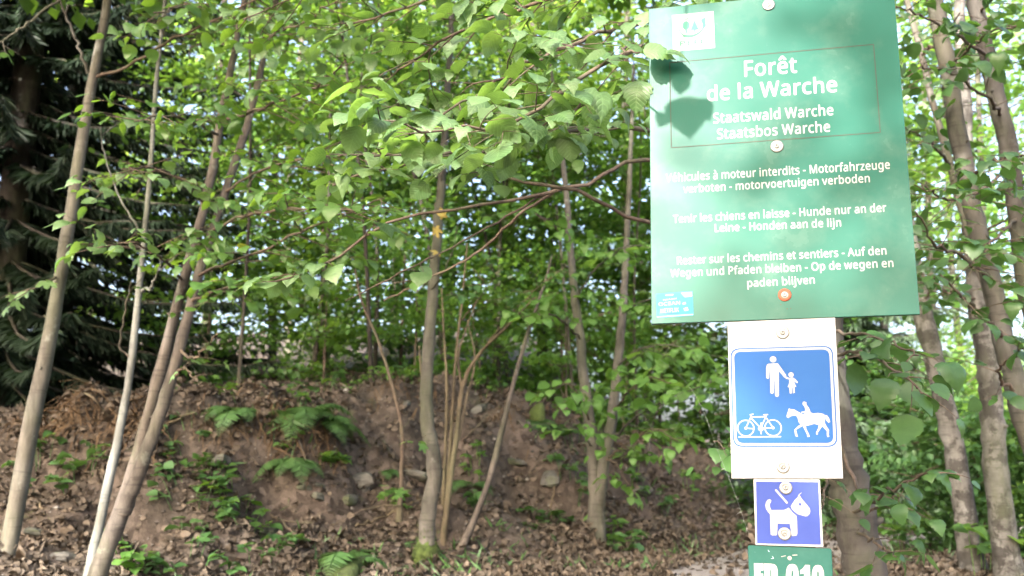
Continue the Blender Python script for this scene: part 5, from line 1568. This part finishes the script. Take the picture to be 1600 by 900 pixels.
GREEN = plastic("board_green", (.0145, .066, .049), .25, .075, .10, .06)
GREEN_DARK = plastic("plate_green", (.011, .058, .047), .4, .06, .35, 0, dirt=(.05, .11, .10))
WHITE = plastic("plate_white", (.25, .255, .255), .4, .05, .06)
INK = plastic("ink_white", (.20, .205, .205), .4, .03, .04)
FRAME = plastic("ink_brown", (.035, .035, .028), .4, .03, .1)
BLUE = plastic("sign_blue", (.015, .055, .16), .4, .03, .10, dirt=(.05, .11, .25))
DOGBLUE = plastic("dog_blue", (.028, .044, .165), .4, .03, .12, dirt=(.08, .10, .28))
STEEL = plastic("washer_steel", (.15, .15, .147), .36, .3, .3, 0, .5)
RUST = plastic("washer_rust", (.22, .05, .028), .6, .1, .4, 0, 0, dirt=(.5, .2, .1))
STK_W = plastic("sticker_white", (.17, .18, .178), .3, .03, .05)
STK_G = plastic("sticker_green", (.035, .14, .085), .35, .03, .05)
STK_GL = plastic("sticker_pale_green", (.035, .10, .07), .35, .03, .05)
SEA = plastic("sticker_sea", (.025, .13, .21), .35, .03, .35, dirt=(.06, .22, .28))
SEA_L = plastic("sticker_foam", (.22, .36, .40), .35, .03, .2)
SEA_D = plastic("sticker_deep", (.02, .07, .12), .35, .03, .2)
WHITE_EDGE = WHITE


def P(*xy):
    return uv(*xy)


ground_y = float(hgt(S_O[0], S_O[1] + .1))


def sign_thing(name, label, px, py):
    q = uv(px, py)
    return thing(name, label, "sign", wpt(*q, 0))


# the post behind the boards
t = thing("sign_post", "wooden post that carries the stack of signs, hidden behind them", "post", (S_O[0], S_O[1] + .09, ground_y))
g = Geo()
a, b = uv(1205, 30), uv(1240, 890)
ax = norm(np.append(a - b, 0)[:2])
top, low = wpt(*(a + ax * .06), -.076), wpt(*b, -.076)
d = norm(top - low)
foot = low + d * ((ground_y - .35 - low[2]) / d[2])
g.tube(smooth_path([foot, low, top], 20), .052, 20, .5, .01, np.random.default_rng(1))
g.build("post", M["wood"], t)

# 1. the big green board
t = sign_thing("forest_rules_sign", "large green board with white writing in three languages, topmost on the post", 1227, 498)
TH = .0
slab("board", [P(1013.5, 14), P(1396, -24), P(1437.5, 491), P(1018, 506)], -.010, 0, [GREEN], t)
LINES = [
    ("Forêt", (1161, 120), (1247, 113), (1161, 94), 1), ("de la Warche", (1104, 158), (1311, 143), (1104, 133.5), 1),
    ("Staatswald Warche", (1114, 193), (1304, 179.5), (1114, 176), 2), ("Staatsbos Warche", (1120, 217.5), (1299, 205.5), (1120, 200.5), 2),
    ("Véhicules à moteur interdits - Motorfahrzeuge", (1041, 284.5), (1392, 263.5), (1041, 271), 3), ("verboten - motorvoertuigen verboden", (1068, 301.5), (1361, 284.5), (1068, 288.5), 3),
    ("Tenir les chiens en laisse - Hunde nur an der", (1052, 348.5), (1386, 330.5), (1052, 335.5), 3), ("Leine - Honden aan de lijn", (1116, 362.5), (1316, 353.5), (1116, 349.5), 3),
    ("Rester sur les chemins et sentiers - Auf den", (1057, 413.5), (1387, 397.5), (1057, 400.5), 3), ("Wegen und Pfaden bleiben - Op de wegen en", (1048, 433.0), (1398, 417.0), (1048, 420.0), 3), ("paden blijven", (1167, 448.5), (1275, 443.0), (1167, 435.5), 3),
]
for (s, p0, p1, pc, kind) in LINES:
    f = Flat(.0005)
    f.text(s, uv(*p0), uv(*p1), np.linalg.norm(uv(*pc) - uv(*p0)))
    f.build("text_line", [INK], t)
f = Flat(.0005)
box = [P(1046.5, 98), P(1365, 69.5), P(1375.5, 207), P(1049, 231)]
f.line(box, .0020, 0, 0, False, True)
f.build("border_line", [FRAME], t)
st = slab("certification_sticker", [P(1050, 24), P(1115, 17.5), P(1117.5, 75), P(1052, 81)], .0001, .0006, [STK_W], t, 0, .0002)
f = Flat(.0010)
c = uv(1080.5, 42)
s_ = np.linalg.norm(uv(1100, 42) - c) / 20
for k in range(2):
    pass
# an open oval swoosh round two small trees
n_ = 40
outer, inner = [], []
for i in range(n_ + 1):
    a = R(60 + 300 * i / n_)
    th = (1.2 + 4.2 * abs(math.sin(R(8 + 172 * (1 - i / n_)))) ** 3 * (1 if i > n_ * .5 else .25)) * s_
    e = np.array([math.cos(a) * 20 * s_, math.sin(a) * 16.5 * s_])
    rot = np.array([e[0] * math.cos(.35) - e[1] * math.sin(.35), e[0] * math.sin(.35) + e[1] * math.cos(.35)])
    nn = norm(rot)
    outer.append(c + rot + nn * th / 2)
    inner.append(c + rot - nn * th / 2)
f._add(outer + inner, [(i, i + 1, n_ + 2 + i, n_ + 1 + i) for i in range(n_)], 1)
f.poly([uv(1095, 31), uv(1102, 27), uv(1103, 41), uv(1098, 47), uv(1098, 38)], 0, .0001)
f.disc(uv(1072, 40), 6.0 * s_, 0, 0, 18, 7.6 * s_)
f.line([uv(1072, 46), uv(1072.6, 52)], 2.4 * s_, 0, .0001, False)
f.poly([uv(1085, 31.5), uv(1079, 47.5), uv(1092, 46.5)], 0)
f.line([uv(1085.5, 46), uv(1086, 51)], 2.4 * s_, 0, .0001, False)
f.text("PEFC", uv(1061, 72), uv(1106, 67.8), 8.6 * s_, 2)
f.build("emblem", [STK_G, STK_GL, STK_GL], st)
st = slab("film_sticker", [P(1025, 459.5), P(1082, 455), P(1083.5, 493), P(1026.5, 497)], .0001, .0006, [SEA], t, 0, .0002)
f = Flat(.0009)
f.poly([uv(1026.5, 494.6), uv(1083, 490.6), uv(1083, 492.0), uv(1026.5, 496.0)], 0)
f.poly([uv(1040, 460.5), uv(1052, 459.6), uv(1052, 461.5), uv(1040, 462.4)], 0)
f.poly([uv(1064, 457.8), uv(1081, 456.4), uv(1081.6, 463), uv(1070, 464.5)], 1)
f.poly([uv(1066, 474), uv(1071, 472), uv(1072, 475), uv(1067, 476)], 1, .0001)
f.poly([uv(1068, 482), uv(1074, 480), uv(1076, 485), uv(1070, 486)], 1, .0001)
f.poly([uv(1029, 487), uv(1062, 488.5), uv(1064, 490), uv(1030, 492)], 2)
f.text("OUR PLANET", uv(1036, 470), uv(1058, 467.5), .0035, 1, .0002)
f.text("OCEAN", uv(1029, 478.2), uv(1064, 475.4), .0085, 1, .0002)
f.text("NETFLIX", uv(1032, 489.3), uv(1061, 487), .0105, 0, .0002)
f.build("sticker_print", [INK, SEA_L, SEA_D], st)
for (x, y, rad, ms) in ((1201, 8, 10, [STEEL]), (1214, 229, 10.5, [STEEL]), (1226, 461, 10.5, [RUST, STEEL])):
    bolt(x, y, rad, .0003, ms, t)
f = Flat(.0006)
for (x, y) in ((1220, 476), (1230, 482.5), (1235.5, 482)):
    f.disc(uv(x, y), .0016, 0, 0, 10)
f.build("screw_hole", [FRAME], t)

# 2. the white board with the blue sign
t = sign_thing("shared_path_sign", "white board with a blue square showing walkers, a bicycle and a horse rider", 1230, 748)
slab("board", [P(1136.5, 503), P(1305, 495), P(1317.5, 747.5), P(1143, 747.5)], -.0075, -.0025, [WHITE], t)


def q4(x, y):      # measured on an enlargement of the photo
    return uv(1130 + x / 3.915, 490 + y / 3.913)


def rounded(c, rnd, shrink=0.0):
    c = [np.asarray(k, float) for k in c]
    cen = sum(c) / 4
    c = [k + np.sign(cen - k) * shrink for k in c]
    o = []
    for i in range(4):
        a, b, d = c[i - 1], c[i], c[(i + 1) % 4]
        e1, e2 = norm(a - b), norm(d - b)
        for s in range(9):
            u = s / 8
            o.append(b + e1 * rnd * (1 - u) ** 2 + e2 * rnd * u ** 2)
    return o


f = Flat(-.0022)
cor = [q4(42, 212), q4(671, 194), q4(702, 815), q4(60, 815)]
f.poly(rounded(cor, .022), 0)
f.poly(rounded(cor, .020, .0030), 1, .0003)
f.poly(rounded(cor, .016, .0085), 0, .0006)
f.build("blue_panel", [BLUE, INK], t)
unit = np.linalg.norm(q4(400, 500) - q4(300, 500)) / 100
f = Flat(-.0012)
f.disc(q4(305, 279), 20 * unit)
f.poly([q4(*k) for k in ((276, 306), (334, 303), (350, 325), (384, 374), (388, 392), (374, 390), (340, 350), (341, 400), (341, 498), (336, 508), (322, 508), (317, 498), (314, 405), (311, 405), (309, 484), (302, 490), (292, 489), (288, 480), (287, 395), (285, 345), (283, 340), (281, 392), (276, 398), (267, 397), (263, 388), (263, 330), (267, 313))])
f.build("adult_figure", [INK], t)
f = Flat(-.0012)
f.disc(q4(415, 373), 16 * unit)
f.poly([q4(*k) for k in ((384, 385), (402, 392), (426, 390), (440, 399), (457, 417), (455, 425), (446, 422), (433, 410), (437, 425), (448, 446), (436, 449), (439, 482), (427, 487), (424, 452), (419, 452), (419, 488), (407, 488), (404, 452), (394, 448), (404, 424), (404, 402), (384, 397), (378, 390))])
f.build("child_figure", [INK], t)
f = Flat(-.0012)
for (x, y) in ((138, 700), (305, 698)):
    f.ring(q4(x, y), 50 * unit, 7 * unit)
    f.disc(q4(x, y), 9 * unit, 0, .0001, 14)
for pts in ([(138, 700), (172, 626)], [(172, 626), (165, 618), (183, 614)], [(176, 632), (262, 630)], [(172, 640), (230, 700)], [(230, 700), (262, 628)], [(230, 700), (305, 698)], [(305, 698), (266, 640)], [(262, 630), (258, 620)], [(248, 618), (272, 617)], [(232, 668), (232, 735)], [(138, 700), (190, 704)]):
    f.line([q4(*k) for k in pts], 7 * unit, 0, .0002)
f.disc(q4(230, 702), 17 * unit, 0, .0004, 16)
f.line([q4(96, 754), q4(352, 752)], 7 * unit, 0, .0002)
f.build("bicycle_figure", [INK], t)
f = Flat(-.0012)
f.disc(q4(497, 549), 12 * unit, 0, .0002, 16)
f.poly([q4(*k) for k in ((488, 538), (510, 541), (509, 556), (513, 560), (527, 580), (534, 602), (548, 610), (545, 622), (500, 622), (498, 608), (478, 606), (478, 599), (498, 598), (503, 588), (496, 566), (486, 556))], 0, .0001)
f.poly([q4(*k) for k in ((402, 577), (410, 583), (436, 586), (452, 596), (482, 612), (505, 618), (540, 612), (580, 607), (612, 612), (622, 620), (636, 622), (648, 640), (655, 662), (645, 667), (632, 655), (624, 640), (622, 652), (622, 668), (633, 690), (648, 712), (646, 740), (650, 752), (638, 755), (634, 742), (634, 718), (612, 694), (605, 690), (584, 720), (578, 728), (580, 738), (570, 740), (568, 728), (582, 698), (584, 680), (556, 674), (520, 684), (506, 684), (508, 704), (524, 735), (530, 752), (516, 755), (512, 738), (498, 708), (486, 686), (452, 706), (446, 714), (454, 742), (458, 750), (446, 752), (440, 742), (435, 710), (462, 684), (474, 678), (462, 664), (456, 640), (446, 622), (428, 624), (410, 628), (400, 638), (388, 632), (388, 622), (398, 592))])
f.build("horse_rider_figure", [INK], t)
bolt(1223, 519.5, 10.5, -.0023, [STEEL, STEEL], t)
bolt(1223.5, 729.5, 10.5, -.0023, [STEEL], t)

# 3. the dog sign
t = sign_thing("dog_sign", "small blue sign with a white dog under a leash, second lowest on the post", 1233, 854)


def q7(x, y):
    return uv(1180 + x / 7.5, 740 + y / 7.5)


slab("plate", [uv(1177, 746.5), uv(1281.5, 748.5), uv(1287, 855), uv(1180.5, 851.5)], -.0115, -.0080, [WHITE], t)
f = Flat(-.0077)
f.poly([q7(8, 90), q7(742, 97), q7(772, 834), q7(22, 818)])
f.build("blue_panel", [DOGBLUE], t)
unit = np.linalg.norm(q7(400, 500) - q7(300, 500)) / 100
f = Flat(-.0072)
f.poly([q7(*k) for k in ((190, 425), (335, 424), (372, 410), (392, 396), (410, 416), (440, 455), (485, 492), (492, 560), (496, 700), (486, 726), (430, 730), (424, 700), (408, 588), (262, 584), (258, 700), (250, 722), (200, 724), (182, 712), (178, 600), (174, 475), (148, 445), (126, 408), (119, 370), (126, 335), (146, 305), (172, 298), (190, 312), (184, 334), (172, 352), (172, 380), (180, 405))])
f.poly([q7(*k) for k in ((418, 378), (462, 310), (498, 276), (512, 240), (528, 262), (545, 292), (580, 330), (620, 380), (640, 404), (648, 440), (636, 474), (612, 496), (590, 500), (560, 492), (500, 474), (456, 440), (428, 408))])
f.line([q7(512, 262), q7(520, 240), q7(542, 222)], 7 * unit, 0, .0001)
f.line([q7(244, 192), q7(372, 338)], 24 * unit, 0, .0002)
f.disc(q7(526, 358), 17 * unit, 1, .0004, 16)
f.build("dog_figure", [INK, DOGBLUE], t)
bolt(1228, 762, 10.5, -.0078, [STEEL, STEEL], t)
bolt(1226, 834, 10.5, -.0078, [STEEL, STEEL], t)

# 4. the number plate
t = sign_thing("number_sign", "dark green plate lettered FD 010 at the bottom of the stack of signs", 1235, 925)
slab("plate", [uv(1168, 851.5), uv(1300, 857), uv(1304, 944), uv(1172, 940)], -.016, -.0125, [GREEN_DARK], t, .006)


def q10(x, y):
    return uv(1160 + x / 10.667, 840 + y / 10.667)


f = Flat(-.0121)


def blk(*pts):
    f.poly([q10(*k) for k in pts])


blk((190, 427), (352, 430), (352, 552), (300, 552), (300, 600), (346, 602), (346, 700), (302, 700), (306, 850), (204, 846))


def oval(x0, y0, x1, y1, hx, hy0, hy1, sk):
    o, h = [], []
    for i in range(28):
        a = 2 * math.pi * i / 28
        ca, sa = math.cos(a), math.sin(a)
        ex, ey = math.copysign(abs(ca) ** .7, ca), math.copysign(abs(sa) ** .85, sa)
        yy = (y0 + y1) / 2 + ey * (y1 - y0) / 2
        o.append(q10((x0 + x1) / 2 + ex * (x1 - x0) / 2 + (yy - y0) * sk, yy))
        y2 = (hy0 + hy1) / 2 + ey * (hy1 - hy0) / 2
        h.append(q10((x0 + x1) / 2 + ex * hx / 2 + (y2 - y0) * sk, y2))
    f.contours([o, h])


f.contours([[q10(*k) for k in ((362, 430), (480, 434), (540, 448), (574, 482), (588, 540), (594, 740), (580, 810), (545, 845), (480, 856), (374, 853))], [q10(*k) for k in ((462, 540), (462, 760), (482, 752), (488, 720), (484, 570), (478, 545))]])
oval(724, 440, 940, 870, 34, 545, 770, .015)
blk((1050, 455), (1128, 458), (1140, 872), (1036, 868), (1032, 600), (966, 610), (964, 545), (1010, 515))
oval(1158, 458, 1366, 884, 34, 560, 785, .015)
f.build("lettering", [INK], t)
f = Flat(-.0119)
f.ring(q10(790, 338), .0028, .0016, 0)
f.line([q10(650, 318), q10(722, 302)], .0014, 0)
f.line([q10(838, 292), q10(915, 290)], .0018, 0)
f.line([q10(480, 350), q10(520, 345), q10(500, 310)], .0008, 1)
f.line([q10(430, 210), q10(446, 235)], .0010, 1)
f.build("scratch_mark", [INK, plastic("scuff", (.3, .5, .45))], t)
bolt(1160 + 790 / 10.667, 840 + 342 / 10.667, 3.4, -.0121, [STEEL], t, "screw")

# a cobweb thread from the leaves to the corner of the number plate
g = Geo()
m_, n_, p_, o_ = mat("spider_silk")
p_.inputs["Base Color"].default_value = (.22, .215, .21, 1)
p_.inputs["Roughness"].default_value = .4
rng = np.random.default_rng(3)
end = wpt(*uv(1171, 838), -.012)
mid = [at(1147, 768, 2.62), at(1120, 700, 2.75), at(1098, 640, 2.9), at(1070, 595, 3.1), at(1030, 560, 3.4)]
pts = smooth_path([end] + mid, 60)
g.tube(pts, .00022, 4)
for k in range(12):
    i = int(rng.integers(1, 22))
    d = rng.normal(0, .0028, 3)
    g.tube([pts[i], pts[i] + d, pts[i] + d * 1.6 - UP * .003], [.0004, .0005, .0003], 4)
tag(g.build("cobweb", m_), "silvery spider thread stretched down to the corner of the number plate", "cobweb")
g = Geo()
P0 = np.array([wpt(*uv(1172, 832), -.010), wpt(*uv(1174, 840), -.009), wpt(*uv(1172, 826), -.012), wpt(*uv(1165, 862), -.02)])
g.leaves(P0, [[.1, 0, -1], [.6, -.1, -.8], [-.2, 0, 1], [-.3, 0, -1]], [[0, -1, .2]] * 4, [.016, .018, .014, .02], SIMPLE, [.7, .4, .2, .5], 2.0)
tag(g.build("dead_leaf", M["litter"]), "curled dead leaf bits caught in the cobweb beside the dog sign", "leaf")
